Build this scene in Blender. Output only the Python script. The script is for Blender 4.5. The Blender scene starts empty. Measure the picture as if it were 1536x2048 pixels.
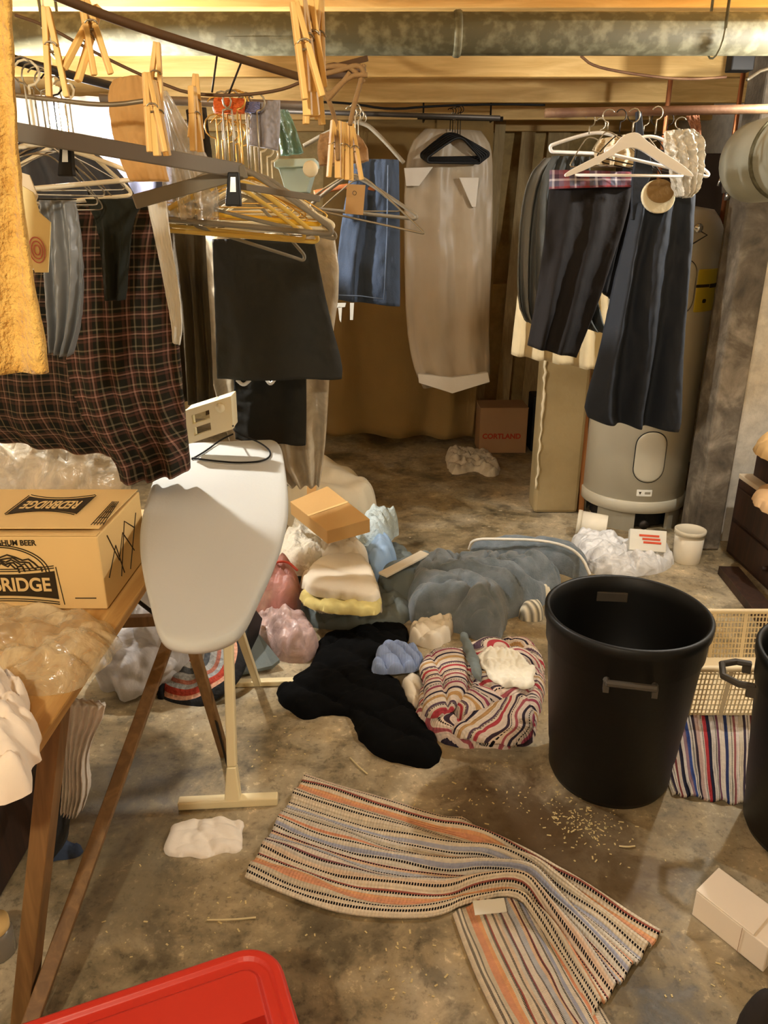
import bpy, bmesh, math, random
import numpy as np
from mathutils import Vector, Matrix, noise

scene = bpy.context.scene
C = scene.collection
PI = math.pi
# ---------------------------------------------------------------- camera
CAM_H = 1.5
PITCH = math.radians(20.7)
FOC = 1500.0
cd = bpy.data.cameras.new('camera')
cam = bpy.data.objects.new('camera', cd)
C.objects.link(cam)
cam.location = (0, 0, CAM_H)
cam.rotation_euler = (math.radians(90) - PITCH, 0, 0)
cd.sensor_fit = 'VERTICAL'
cd.sensor_height = 24.0
cd.lens = 24.0 * FOC / 2048.0
cd.clip_start = 0.02
scene.camera = cam
# ---------------------------------------------------------------- exposure, world, lights
scene.view_settings.view_transform = 'Standard'
scene.view_settings.look = 'None'
scene.view_settings.exposure = 0.52
scene.view_settings.gamma = 1.0
scene.view_settings.use_curve_mapping = False
w = bpy.data.worlds.new('world')
scene.world = w
w.use_nodes = True
w.node_tree.nodes['Background'].inputs[0].default_value = (1.0, 0.93, 0.82, 1)
w.node_tree.nodes['Background'].inputs[1].default_value = 0.05


def point_light(name, loc, watts, col, radius):
    d = bpy.data.lights.new(name, 'POINT')
    d.energy = watts
    d.color = col
    d.shadow_soft_size = radius
    o = bpy.data.objects.new(name, d)
    o.location = loc
    C.objects.link(o)
    return o


BULB_L = (-1.03, 2.66, 1.815)
BULB_R = (1.5, 2.52, 1.96)
BULB_F = (-0.5, -0.5, 2.08)
BULB_L_STRENGTH = 1600   # the left bulb's glowing glass is itself the lamp
point_light('bulb_light_right', BULB_R, 46, (1.0, 0.98, 0.92), 0.025)
point_light('bulb_light_front', BULB_F, 54, (1.0, 0.96, 0.82), 0.05)

# ---------------------------------------------------------------- geometry helpers
SP, CP = math.sin(PITCH), math.cos(PITCH)


def P(px, py, Y=None, Z=None):
    a = (px - 768.0) / FOC
    b = (1024.0 - py) / FOC
    d = Vector((a, CP + b * SP, -SP + b * CP))
    t = Y / d.y if Y is not None else (Z - CAM_H) / d.z
    return Vector((d.x * t, d.y * t, CAM_H + d.z * t))


ORG = {}


def lin(c):
    r = []
    for v in c[:3]:
        v = v / 255.0
        r.append(v / 12.92 if v <= 0.04045 else ((v + 0.055) / 1.055) ** 2.4)
    return (r[0], r[1], r[2], 1.0)


def tag(o, label=None, cat=None, group=None, kind=None):
    if label: o['label'] = label
    if cat: o['category'] = cat
    if group: o['group'] = group
    if kind: o['kind'] = kind
    return o


def empty(name, loc, label=None, cat=None, group=None, rz=0):
    o = bpy.data.objects.new(name, None)
    o.empty_display_size = 0.05
    o.location = loc
    o.rotation_euler = (0, 0, rz)
    C.objects.link(o)
    ORG[o] = Vector(loc)
    return tag(o, label, cat, group)


class MB:
    """collects shapes in world coordinates, then links them as one mesh object"""

    def __init__(s):
        s.v = []; s.f = []; s.uv = []

    def add(s, V, F, UV=None):
        n = len(s.v)
        s.v += [tuple(p) for p in V]
        s.f += [tuple(i + n for i in f) for f in F]
        s.uv += list(UV) if UV is not None else [(p[0], p[2]) for p in V]
        return s

    def box(s, c, d, R=None):
        c = Vector(c)
        V = [Vector((x * d[0] / 2, y * d[1] / 2, z * d[2] / 2)) for x in (-1, 1) for y in (-1, 1) for z in (-1, 1)]
        if R is not None: V = [R @ v for v in V]
        return s.add([v + c for v in V], [(0, 1, 3, 2), (4, 6, 7, 5), (0, 4, 5, 1), (2, 3, 7, 6), (0, 2, 6, 4), (1, 5, 7, 3)])

    def prism(s, poly, dv):
        n = len(poly); dv = Vector(dv)
        V = [Vector(p) for p in poly] + [Vector(p) + dv for p in poly]
        F = [tuple(range(n))[::-1], tuple(range(n, 2 * n))]
        F += [(i, (i + 1) % n, n + (i + 1) % n, n + i) for i in range(n)]
        return s.add(V, F)

    def bar(s, a, b, w, h, up=(0, 0, 1), w2=None):
        a = Vector(a); b = Vector(b); d = (b - a).normalized()
        x = d.cross(Vector(up)).normalized(); y = x.cross(d)
        w2 = w2 or w
        V = []
        for p, ww in ((a, w), (b, w2)):
            for i, j in ((-1, -1), (1, -1), (1, 1), (-1, 1)):
                V.append(p + x * i * ww / 2 + y * j * h / 2)
        return s.add(V, [(3, 2, 1, 0), (4, 5, 6, 7), (0, 1, 5, 4), (1, 2, 6, 5), (2, 3, 7, 6), (3, 0, 4, 7)])

    def tube(s, pts, r, seg=8, closed=False, flat=1.0):
        pts = [Vector(p) for p in pts]; n = len(pts)
        if n < 2: return s
        rr = r if isinstance(r, (list, tuple)) else [r] * n
        V = []; ref = None
        for i, p in enumerate(pts):
            if closed: d = pts[(i + 1) % n] - pts[i - 1]
            else: d = pts[min(i + 1, n - 1)] - pts[max(i - 1, 0)]
            if d.length < 1e-9: d = Vector((0, 0, 1))
            d.normalize()
            if ref is None:
                ref = d.orthogonal().normalized()
            ref = (ref - d * ref.dot(d))
            if ref.length < 1e-6: ref = d.orthogonal()
            ref.normalize()
            q = d.cross(ref)
            for k in range(seg):
                a = 2 * PI * k / seg
                V.append(p + ref * math.cos(a) * rr[i] + q * math.sin(a) * rr[i] * flat)
        F = []
        m = n if closed else n - 1
        for i in range(m):
            j = (i + 1) % n
            for k in range(seg):
                l = (k + 1) % seg
                F.append((i * seg + k, i * seg + l, j * seg + l, j * seg + k))
        if not closed:
            F.append(tuple(range(seg))[::-1]); F.append(tuple(range((n - 1) * seg, n * seg)))
        return s.add(V, F)

    def lathe(s, prof, c, seg=48, R=None, sx=1.0):
        c = Vector(c); V = []; n = len(prof)
        for r, z in prof:
            for k in range(seg):
                a = 2 * PI * k / seg
                v = Vector((r * math.cos(a) * sx, r * math.sin(a), z))
                V.append((R @ v if R is not None else v) + c)
        F = []
        for i in range(n - 1):
            for k in range(seg):
                l = (k + 1) % seg
                F.append((i * seg + k, i * seg + l, (i + 1) * seg + l, (i + 1) * seg + k))
        if prof[0][0] > 1e-5: F.append(tuple(range(seg))[::-1])
        if prof[-1][0] > 1e-5: F.append(tuple(range((n - 1) * seg, n * seg)))
        UV = [(k / seg * 2 * PI * 0.1, p[1]) for p in prof for k in range(seg)]
        return s.add(V, F, UV)

    def build(s, name, mat, parent=None, smooth=False, bevel=0.0, solid=0.0, sub=0):
        V = np.array(s.v, dtype=float)
        if parent is None:
            lo = V.min(0); hi = V.max(0)
            org = Vector(((lo[0] + hi[0]) / 2, (lo[1] + hi[1]) / 2, lo[2]))
        else:
            org = ORG[parent]
        V = V - np.array(org)
        me = bpy.data.meshes.new(name)
        me.from_pydata(V.tolist(), [], s.f)
        me.update()
        ul = me.uv_layers.new(name='UVMap')
        li = np.zeros(len(me.loops), dtype=np.int32)
        me.loops.foreach_get('vertex_index', li)
        ul.data.foreach_set('uv', np.array(s.uv, dtype=np.float32)[li].ravel())
        if smooth:
            me.polygons.foreach_set('use_smooth', [True] * len(me.polygons))
        me.materials.append(mat)
        o = bpy.data.objects.new(name, me)
        C.objects.link(o)
        if parent is None: o.location = org
        else: o.parent = parent
        ORG[o] = org
        if bevel:
            m = o.modifiers.new('bevel', 'BEVEL'); m.width = bevel; m.segments = 2; m.limit_method = 'ANGLE'
        if solid:
            m = o.modifiers.new('solid', 'SOLIDIFY'); m.thickness = solid; m.offset = 0
        if sub:
            m = o.modifiers.new('sub', 'SUBSURF'); m.levels = sub; m.render_levels = sub
        if smooth and bevel == 0:
            pass
        return o


def chaikin(pts, it=2, closed=True):
    pts = [Vector(p) for p in pts]
    for _ in range(it):
        q = []
        n = len(pts)
        rng = range(n) if closed else range(n - 1)
        if not closed: q.append(pts[0])
        for i in rng:
            a = pts[i]; b = pts[(i + 1) % n]
            q.append(a * 0.75 + b * 0.25); q.append(a * 0.25 + b * 0.75)
        if not closed: q.append(pts[-1])
        pts = q
    return pts


def resample(pts, n):
    pts = [Vector(p) for p in pts]
    L = [0.0]
    for a, b in zip(pts, pts[1:]): L.append(L[-1] + (b - a).length)
    out = []; j = 0
    for i in range(n):
        t = L[-1] * i / (n - 1)
        while j < len(L) - 2 and L[j + 1] < t: j += 1
        k = (t - L[j]) / max(L[j + 1] - L[j], 1e-9)
        out.append(pts[j].lerp(pts[j + 1], min(max(k, 0), 1)))
    return out


def nz(x, y=0.0, z=0.0): return noise.noise(Vector((x, y, z)))


def heap(name, outline, z0, h, mat, folds=(), edge=0.05, uvrot=0, cell=0.008, zk=0.7, seed=0, crump=0.0, crs=20, humps=(),
         label=None, cat=None, group=None, parent=None, warp=0.04, smooth_it=2, uvwarp=0.0, tilt=None, rag=0.010):
    """cloth lying in a heap: rounded, creased solid over the outline given on the ground"""
    pys = [p[1] for p in outline]; a, b = min(pys), max(pys)
    pts = [P(px, py, Z=z0 + h * zk * (b - py) / (b - a)) for px, py in outline]
    pp = chaikin(pts, smooth_it); pp.append(pp[0])
    per = sum((a_ - b_).length for a_, b_ in zip(pp, pp[1:]))
    pp = resample([Vector((p.x, p.y, 0)) for p in pp], max(int(per / .012), 12))[:-1]
    poly = np.array([(p.x + rag * nz(p.x * 28, p.y * 28, seed), p.y + rag * nz(p.x * 28, p.y * 28, seed + 31)) for p in pp])
    lo = poly.min(0) - cell; hi = poly.max(0) + cell
    nx = int((hi[0] - lo[0]) / cell) + 2; ny = int((hi[1] - lo[1]) / cell) + 2
    gx, gy = np.meshgrid(lo[0] + np.arange(nx) * cell, lo[1] + np.arange(ny) * cell, indexing='ij')
    G = np.stack([gx.ravel(), gy.ravel()], 1)
    A = poly; B = np.roll(poly, -1, 0)
    best = np.full(len(G), 1e9); near = np.zeros_like(G); inside = np.zeros(len(G), bool)
    for p, q in zip(A, B):
        d = q - p; L = (d * d).sum()
        if L < 1e-14: continue
        t = np.clip(((G - p) @ d) / L, 0, 1)
        c = p + t[:, None] * d
        dist = np.hypot(*(G - c).T)
        m = dist < best
        best[m] = dist[m]; near[m] = c[m]
        cond = ((p[1] > G[:, 1]) != (q[1] > G[:, 1]))
        with np.errstate(divide='ignore', invalid='ignore'):
            xi = (q[0] - p[0]) * (G[:, 1] - p[1]) / (q[1] - p[1] if q[1] != p[1] else 1e-12) + p[0]
        inside ^= cond & (G[:, 0] < xi)
    idx = np.arange(len(G)).reshape(nx, ny)
    keep = {}
    V = []; UV = []
    zs = []

    def vid(i):
        if i in keep: return keep[i]
        x, y = G[i] if inside[i] else near[i]
        d = best[i] if inside[i] else 0.0
        e = 1 - math.exp(-d / edge * 1.3) if d > 0 else 0
        e = math.sqrt(max(e, 0))
        wx = warp * nz(x * 6 + seed, y * 6, seed * 1.3); wy = warp * nz(x * 6, y * 6 + seed, 7 + seed)
        z = h * e * (1 + 0.18 * nz(x * 7, y * 7, seed + 3))
        for (ang, wl, amp) in folds:
            t = (x + wx) * math.cos(ang) + (y + wy) * math.sin(ang)
            r = abs(math.sin(PI * t / wl + 1.4 * nz(x * 2.6, y * 2.6, seed + ang)))
            z += amp * e * (0.3 + 0.9 * max(0, nz(x * 3 + 5, y * 3, seed + ang * 3) + .4)) * (0.7 * r ** 0.6 - 0.35 - 0.65 * math.exp(-(r / 0.16) ** 2))
        if crump:
            qx = x + .03 * nz(x * 9, y * 9, seed); qy = y + .03 * nz(x * 9, y * 9, seed + 50)
            z += crump * e * (abs(nz(qx * crs, qy * crs * .6, seed)) * 2.6 - 0.6 + 1.2 * abs(nz(qx * crs * 1.4, qy * crs * 2.6, seed + 2)))
        for (hx, hy, hr, ha) in humps:
            q = P(hx, hy, Z=z0 + h * 0.5)
            z += ha * math.exp(-((x - q.x) ** 2 + (y - q.y) ** 2) / hr ** 2) * e
        if tilt: z += (tilt[0] * (x - poly[:, 0].mean()) + tilt[1] * (y - poly[:, 1].mean())) * e
        z = max(z, 0.003)
        keep[i] = len(V)
        V.append((x, y, z0 + z))
        ca, sa = math.cos(uvrot), math.sin(uvrot)
        ux = x + uvwarp * nz(x * 5, y * 5, seed + 9) + uvwarp * .5 * nz(x * 13, y * 13, seed); uy = y + uvwarp * nz(x * 5, y * 5, seed + 19)
        UV.append((ux * ca + uy * sa, -ux * sa + uy * ca))
        return keep[i]

    F = []
    ins2 = inside.reshape(nx, ny)
    for i in range(nx - 1):
        for j in range(ny - 1):
            if ins2[i, j] or ins2[i + 1, j] or ins2[i, j + 1] or ins2[i + 1, j + 1]:
                F.append(tuple(vid(k) for k in (idx[i, j], idx[i + 1, j], idx[i + 1, j + 1], idx[i, j + 1])))
    n = len(V)
    cnt = {}
    for f in F:
        for k in range(4):
            e = (f[k], f[(k + 1) % 4]); cnt[e] = cnt.get(e, 0) + 1
    low = {}
    for (p, q) in [e for e in cnt if (e[1], e[0]) not in cnt]:
        for t in (p, q):
            if t not in low:
                low[t] = len(V); V.append((V[t][0], V[t][1], z0)); UV.append(UV[t])
        F.append((q, p, low[p], low[q]))
    mb = MB(); mb.add(V, F, UV)
    o = mb.build(name, mat, parent, smooth=True)
    return tag(o, label, cat, group)


def garment(name, rows, Y, mat, thick=0.025, nf=6, amp=0.01, seed=0, label=None, cat=None, group=None, parent=None, nv=36, N=96,
            wr=0.004, vbase=0.3, endwave=0.0):
    """hanging cloth: a flattened closed sleeve hanging in folds, rows are left and right ends"""
    R = []
    for r in rows:
        y = Y + (r[4] if len(r) > 4 else 0)
        R.append((P(r[0], r[1], Y=y), P(r[2], r[3], Y=y)))
    Ls = resample(chaikin([r[0] for r in R], 1, False), nv); Rs = resample(chaikin([r[1] for r in R], 1, False), nv)
    V = []; F = []; UV = []
    for i in range(nv):
        v = i / (nv - 1)
        L, Q = Ls[i], Rs[i]
        wdt = (Q - L).length
        for k in range(N):
            t = 2 * PI * k / N
            s = 0.5 - 0.5 * math.cos(t)
            p = L.lerp(Q, s)
            dep = -math.copysign(abs(math.sin(t)) ** 0.6, math.sin(t)) * thick * (0.55 + 0.45 * v)
            g = vbase + (1 - vbase) * v
            ph = 2 * PI * nf * s + seed + 2.2 * nz(s * 2.5 + seed, v * 1.6, seed)
            dep += amp * g * math.sin(ph)
            dep += wr * (nz(s * 9, v * 14, seed + (0 if math.sin(t) > 0 else 5)) + 0.5 * nz(s * 22, v * 30, seed))
            p = p + Vector((0, dep, 0))
            if endwave: p.z += endwave * v * v * math.sin(ph * 1.0 + 1)
            V.append(p)
            UV.append((s * wdt + (0 if math.sin(t) >= 0 else 3.3) + L.x * 0.3, -(v * (Ls[0] - Ls[-1]).length)))
    for i in range(nv - 1):
        for k in range(N):
            l = (k + 1) % N
            F.append((i * N + k, (i + 1) * N + k, (i + 1) * N + l, i * N + l))
    F.append(tuple(range(N))); F.append(tuple(range((nv - 1) * N, nv * N))[::-1])
    mb = MB(); mb.add(V, F, UV)
    o = mb.build(name, mat, parent, smooth=True)
    return tag(o, label, cat, group)


def ribbon(name, ea, eb, z0, mat, amp=0.008, thick=0.008, nu=60, nv=160, seed=0, label=None, cat=None, group=None, parent=None,
           width=0.45, humps=(), wl=0.06):
    A = resample(chaikin([P(x, y, Z=z0) for x, y in ea], 2, False), nv)
    B = resample(chaikin([P(x, y, Z=z0) for x, y in eb], 2, False), nv)
    V = []; F = []; UV = []
    top = []
    for i in range(nv):
        for k in range(nu):
            u = k / (nu - 1)
            p = A[i].lerp(B[i], u)
            w_ = (B[i] - A[i]).length
            cr = max(0.0, 1 - w_ / width)
            z = amp * (0.5 + 2.2 * cr) * (0.6 + math.sin(u * width / wl * 2 * PI * 0.5 + 3 * nz(u * 2, i / nv * 4, seed)) + 0.5 * nz(u * 9, i / nv * 7, seed + 4)) * min(1, u * 12, (1 - u) * 12 + .1)
            for (hx, hy, hr, ha) in humps:
                q = P(hx, hy, Z=z0)
                z += ha * math.exp(-((p.x - q.x) ** 2 + (p.y - q.y) ** 2) / hr ** 2)
            p = Vector((p.x, p.y, z0 + thick + max(z, 0)))
            top.append(p)
            UV.append((u * width, i / nv * 1.2))
    V = top + [p - Vector((0, 0, thick)) for p in top]
    UV = UV + UV
    n = nu * nv
    for i in range(nv - 1):
        for k in range(nu - 1):
            a, b, c, d = i * nu + k, i * nu + k + 1, (i + 1) * nu + k + 1, (i + 1) * nu + k
            F.append((a, b, c, d)); F.append((n + d, n + c, n + b, n + a))
    rim = [k for k in range(nu)] + [i * nu + nu - 1 for i in range(1, nv)] + [(nv - 1) * nu + k for k in range(nu - 2, -1, -1)] + [i * nu for i in range(nv - 2, 0, -1)]
    for a, b in zip(rim, rim[1:] + rim[:1]): F.append((b, a, n + a, n + b))
    mb = MB(); mb.add(V, F, UV)
    o = mb.build(name, mat, parent, smooth=True)
    return tag(o, label, cat, group)


def blob(name, c, r, mat, crump=0.25, freq=2.0, seed=0, flat=True, label=None, cat=None, group=None, parent=None, sub=5):
    bm = bmesh.new()
    bmesh.ops.create_icosphere(bm, subdivisions=sub, radius=1.0)
    for v in bm.verts:
        n = v.co.normalized()
        d = 1 + crump * (abs(nz(n.x * freq + seed, n.y * freq, n.z * freq)) * 2.2 - 0.5) + crump * 0.5 * abs(nz(n.x * freq * 2.7, n.y * freq * 2.7 + seed, n.z * freq * 2.7))
        q = n * d
        v.co = Vector((c[0] + q.x * r[0], c[1] + q.y * r[1], c[2] + (max(q.z, -0.85) if flat else q.z) * r[2]))
    V = [v.co.copy() for v in bm.verts]; F = [tuple(v.index for v in f.verts) for f in bm.faces]
    bm.free()
    mb = MB(); mb.add(V, F)
    o = mb.build(name, mat, parent, smooth=True)
    return tag(o, label, cat, group)


def text_part(name, body, size, M, mat, parent, bold=0.0, sx=1.0, label=None):
    cu = bpy.data.curves.new('text', 'FONT')
    cu.body = body; cu.size = size; cu.extrude = 0.0004; cu.align_x = 'CENTER'; cu.align_y = 'CENTER'; cu.offset = bold
    o = bpy.data.objects.new('text', cu)
    C.objects.link(o)
    dg = bpy.context.evaluated_depsgraph_get(); dg.update()
    me = bpy.data.meshes.new_from_object(o.evaluated_get(dg))
    bpy.data.objects.remove(o); bpy.data.curves.remove(cu)
    V = [M @ Vector((v.co.x * sx, v.co.y, v.co.z)) for v in me.vertices]
    F = [tuple(p.vertices) for p in me.polygons]
    bpy.data.meshes.remove(me)
    mb = MB(); mb.add(V, F)
    o = mb.build(name, mat, parent)
    if label: o['label'] = label
    return o


def basis(o, x, y):
    x = Vector(x).normalized(); y = Vector(y); y = (y - x * y.dot(x)).normalized(); z = x.cross(y)
    M = Matrix((x, y, z)).transposed().to_4x4(); M.translation = Vector(o)
    return M


# ---------------------------------------------------------------- materials
def nodes_mat(name):
    m = bpy.data.materials.new(name); m.use_nodes = True
    nt = m.node_tree
    b = nt.nodes['Principled BSDF']
    return m, nt, b


def link(nt, a, b): nt.links.new(a, b)


def mixc(nt, fac, a, b, mode='MIX'):
    n = nt.nodes.new('ShaderNodeMix'); n.data_type = 'RGBA'; n.blend_type = mode
    for s, v in ((n.inputs[0], fac), (n.inputs[6], a), (n.inputs[7], b)):
        if hasattr(v, 'is_linked') or hasattr(v, 'links'): nt.links.new(v, s)
        else: s.default_value = v
    return n.outputs[2]


def ramp(nt, inp, stops, interp='LINEAR'):
    n = nt.nodes.new('ShaderNodeValToRGB'); cr = n.color_ramp; cr.interpolation = interp
    while len(cr.elements) > 1: cr.elements.remove(cr.elements[-1])
    cr.elements[0].position = stops[0][0]; cr.elements[0].color = stops[0][1]
    for p, c in stops[1:]:
        e = cr.elements.new(p); e.color = c
    nt.links.new(inp, n.inputs[0])
    return n.outputs[0]


def noisen(nt, scale, detail=3, vec=None, rough=0.5, dist=0.0):
    n = nt.nodes.new('ShaderNodeTexNoise'); n.inputs['Scale'].default_value = scale
    n.inputs['Detail'].default_value = detail; n.inputs['Roughness'].default_value = rough
    n.inputs['Distortion'].default_value = dist
    if vec is not None: nt.links.new(vec, n.inputs['Vector'])
    return n.outputs['Fac']


def coord(nt, kind='Object', scale=None):
    t = nt.nodes.new('ShaderNodeTexCoord'); o = t.outputs[kind]
    if scale:
        m = nt.nodes.new('ShaderNodeMapping'); m.inputs['Scale'].default_value = scale
        nt.links.new(o, m.inputs['Vector']); o = m.outputs[0]
    return o


def math_(nt, op, a, b=None, c=None):
    n = nt.nodes.new('ShaderNodeMath'); n.operation = op
    for i, v in enumerate((a, b, c)):
        if v is None: continue
        if isinstance(v, (int, float)): n.inputs[i].default_value = v
        else: nt.links.new(v, n.inputs[i])
    return n.outputs[0]


def bumpn(nt, h, b, strength=0.3, dist=0.01):
    n = nt.nodes.new('ShaderNodeBump'); n.inputs['Strength'].default_value = strength
    n.inputs['Distance'].default_value = dist
    nt.links.new(h, n.inputs['Height']); nt.links.new(n.outputs[0], b.inputs['Normal'])


def G(v): return (v, v, v, 1)


def M(name, col, rough=0.85, var=0.15, ns=9, bump=0.25, bs=90, metal=0.0, spec=0.3, col2=None, alpha=1.0, stretch=None, trans=0.0, bd=0.004, c2lo=0.45, c2hi=0.7, sheen=0.0):
    m, nt, b = nodes_mat(name)
    vec = coord(nt, 'Object', stretch)
    f = noisen(nt, ns, 4, vec)
    c = lin(col)
    if col2 is not None:
        f2 = ramp(nt, f, [(c2lo, G(0)), (c2hi, G(1))])
        base = mixc(nt, f2, c, lin(col2))
    else:
        lo = tuple(x * (1 - var) for x in c[:3]) + (1,); hi = tuple(min(1, x * (1 + var)) for x in c[:3]) + (1,)
        base = mixc(nt, f, lo, hi)
    nt.links.new(base, b.inputs['Base Color'])
    b.inputs['Roughness'].default_value = rough
    b.inputs['Metallic'].default_value = metal
    b.inputs['Specular IOR Level'].default_value = spec
    if alpha < 1: b.inputs['Alpha'].default_value = alpha
    if trans: b.inputs['Transmission Weight'].default_value = trans; b.inputs['IOR'].default_value = 1.1
    if sheen: b.inputs['Sheen Weight'].default_value = sheen
    if bump:
        g = noisen(nt, bs, 3, vec)
        bumpn(nt, g, b, bump, bd)
    return m


def wood(name, c1, c2, axis='X', rough=0.6, scale=1.0):
    m, nt, b = nodes_mat(name)
    s = {'X': (1.2, 14, 14), 'Y': (14, 1.2, 14), 'Z': (14, 14, 1.2)}[axis]
    vec = coord(nt, 'Object', tuple(q * scale for q in s))
    f = noisen(nt, 2.0, 5, vec, 0.6, 1.2)
    base = ramp(nt, f, [(0.3, lin(c1)), (0.5, lin(tuple((a + b_) / 2 for a, b_ in zip(c1, c2)))), (0.68, lin(c2))])
    nt.links.new(base, b.inputs['Base Color']); b.inputs['Roughness'].default_value = rough
    bumpn(nt, f, b, 0.2, 0.003)
    return m


def stripes(name, pal, period, dots=()):
    """woven rag rug: stripes across UV u, dotted warp lines along v"""
    m, nt, b = nodes_mat(name)
    sep = nt.nodes.new('ShaderNodeSeparateXYZ'); nt.links.new(coord(nt, 'UV'), sep.inputs[0])
    u = math_(nt, 'FRACT', math_(nt, 'DIVIDE', sep.outputs[0], period))
    col = ramp(nt, u, [(p, lin(c)) for p, c in pal], 'CONSTANT')
    st = [(0.0, G(0))]
    for p, w_ in dots: st += [(p, G(1)), (p + w_, G(0))]
    mask = ramp(nt, u, st, 'CONSTANT')
    vv = math_(nt, 'GREATER_THAN', math_(nt, 'SINE', math_(nt, 'MULTIPLY', sep.outputs[1], 760.0)), -0.5)
    mk = math_(nt, 'MULTIPLY', mask, vv)
    col = mixc(nt, mk, col, lin((28, 24, 26)))
    n = noisen(nt, 60, 3, coord(nt, 'Object'))
    col = mixc(nt, 0.55, col, ramp(nt, n, [(0.3, G(0.72)), (0.7, G(1.0))]), 'MULTIPLY')
    nt.links.new(col, b.inputs['Base Color']); b.inputs['Roughness'].default_value = 0.95
    b.inputs['Specular IOR Level'].default_value = 0.1
    hv = math_(nt, 'ADD', math_(nt, 'SINE', math_(nt, 'MULTIPLY', sep.outputs[1], 600.0)), math_(nt, 'SINE', math_(nt, 'MULTIPLY', sep.outputs[0], 700.0)))
    bumpn(nt, hv, b, 0.5, 0.002)
    return m


def plaid(name, base, bands, period=0.055):
    m, nt, b = nodes_mat(name)
    sep = nt.nodes.new('ShaderNodeSeparateXYZ'); nt.links.new(coord(nt, 'UV'), sep.inputs[0])
    col = None
    outs = []
    for i in (0, 1):
        u = math_(nt, 'FRACT', math_(nt, 'DIVIDE', sep.outputs[i], period))
        outs.append(ramp(nt, u, [(p, lin(c)) for p, c in bands], 'CONSTANT'))
    col = mixc(nt, 0.5, outs[0], outs[1])
    n = noisen(nt, 30, 3, coord(nt, 'Object'))
    col = mixc(nt, 0.4, col, ramp(nt, n, [(0.3, G(0.4)), (0.7, G(1.0))]), 'MULTIPLY')
    nt.links.new(col, b.inputs['Base Color']); b.inputs['Roughness'].default_value = 0.95
    b.inputs['Specular IOR Level'].default_value = 0.1
    bumpn(nt, noisen(nt, 200, 2, coord(nt, 'Object')), b, 0.2, 0.002)
    return m


def ribbed(name, col, freq, axis=0, dark=0.6):
    m, nt, b = nodes_mat(name)
    sep = nt.nodes.new('ShaderNodeSeparateXYZ'); nt.links.new(coord(nt, 'UV'), sep.inputs[0])
    s = math_(nt, 'SINE', math_(nt, 'MULTIPLY', sep.outputs[axis], freq))
    s = math_(nt, 'MULTIPLY_ADD', s, 0.5, 0.5)
    c = lin(col)
    base = mixc(nt, s, tuple(x * dark for x in c[:3]) + (1,), c)
    nt.links.new(base, b.inputs['Base Color']); b.inputs['Roughness'].default_value = 0.9
    bumpn(nt, s, b, 0.5, 0.004)
    return m


def plastic_film(name, col, alpha=0.45, rough=0.25, ns=14):
    m, nt, b = nodes_mat(name)
    vec = coord(nt, 'Object')
    f = noisen(nt, ns, 5, vec, 0.6, 0.8)
    c = lin(col)
    nt.links.new(mixc(nt, f, tuple(x * .75 for x in c[:3]) + (1,), c), b.inputs['Base Color'])
    nt.links.new(ramp(nt, f, [(0.3, G(max(alpha - .25, 0.05))), (0.65, G(min(1, alpha + .25)))]), b.inputs['Alpha'])
    b.inputs['Roughness'].default_value = rough; b.inputs['Specular IOR Level'].default_value = 0.6
    bumpn(nt, f, b, 0.9, 0.012)
    return m


def emit(name, col, s):
    m, nt, b = nodes_mat(name)
    b.inputs['Emission Color'].default_value = col; b.inputs['Emission Strength'].default_value = s
    b.inputs['Base Color'].default_value = (1, 1, 1, 1)
    return m
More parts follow.
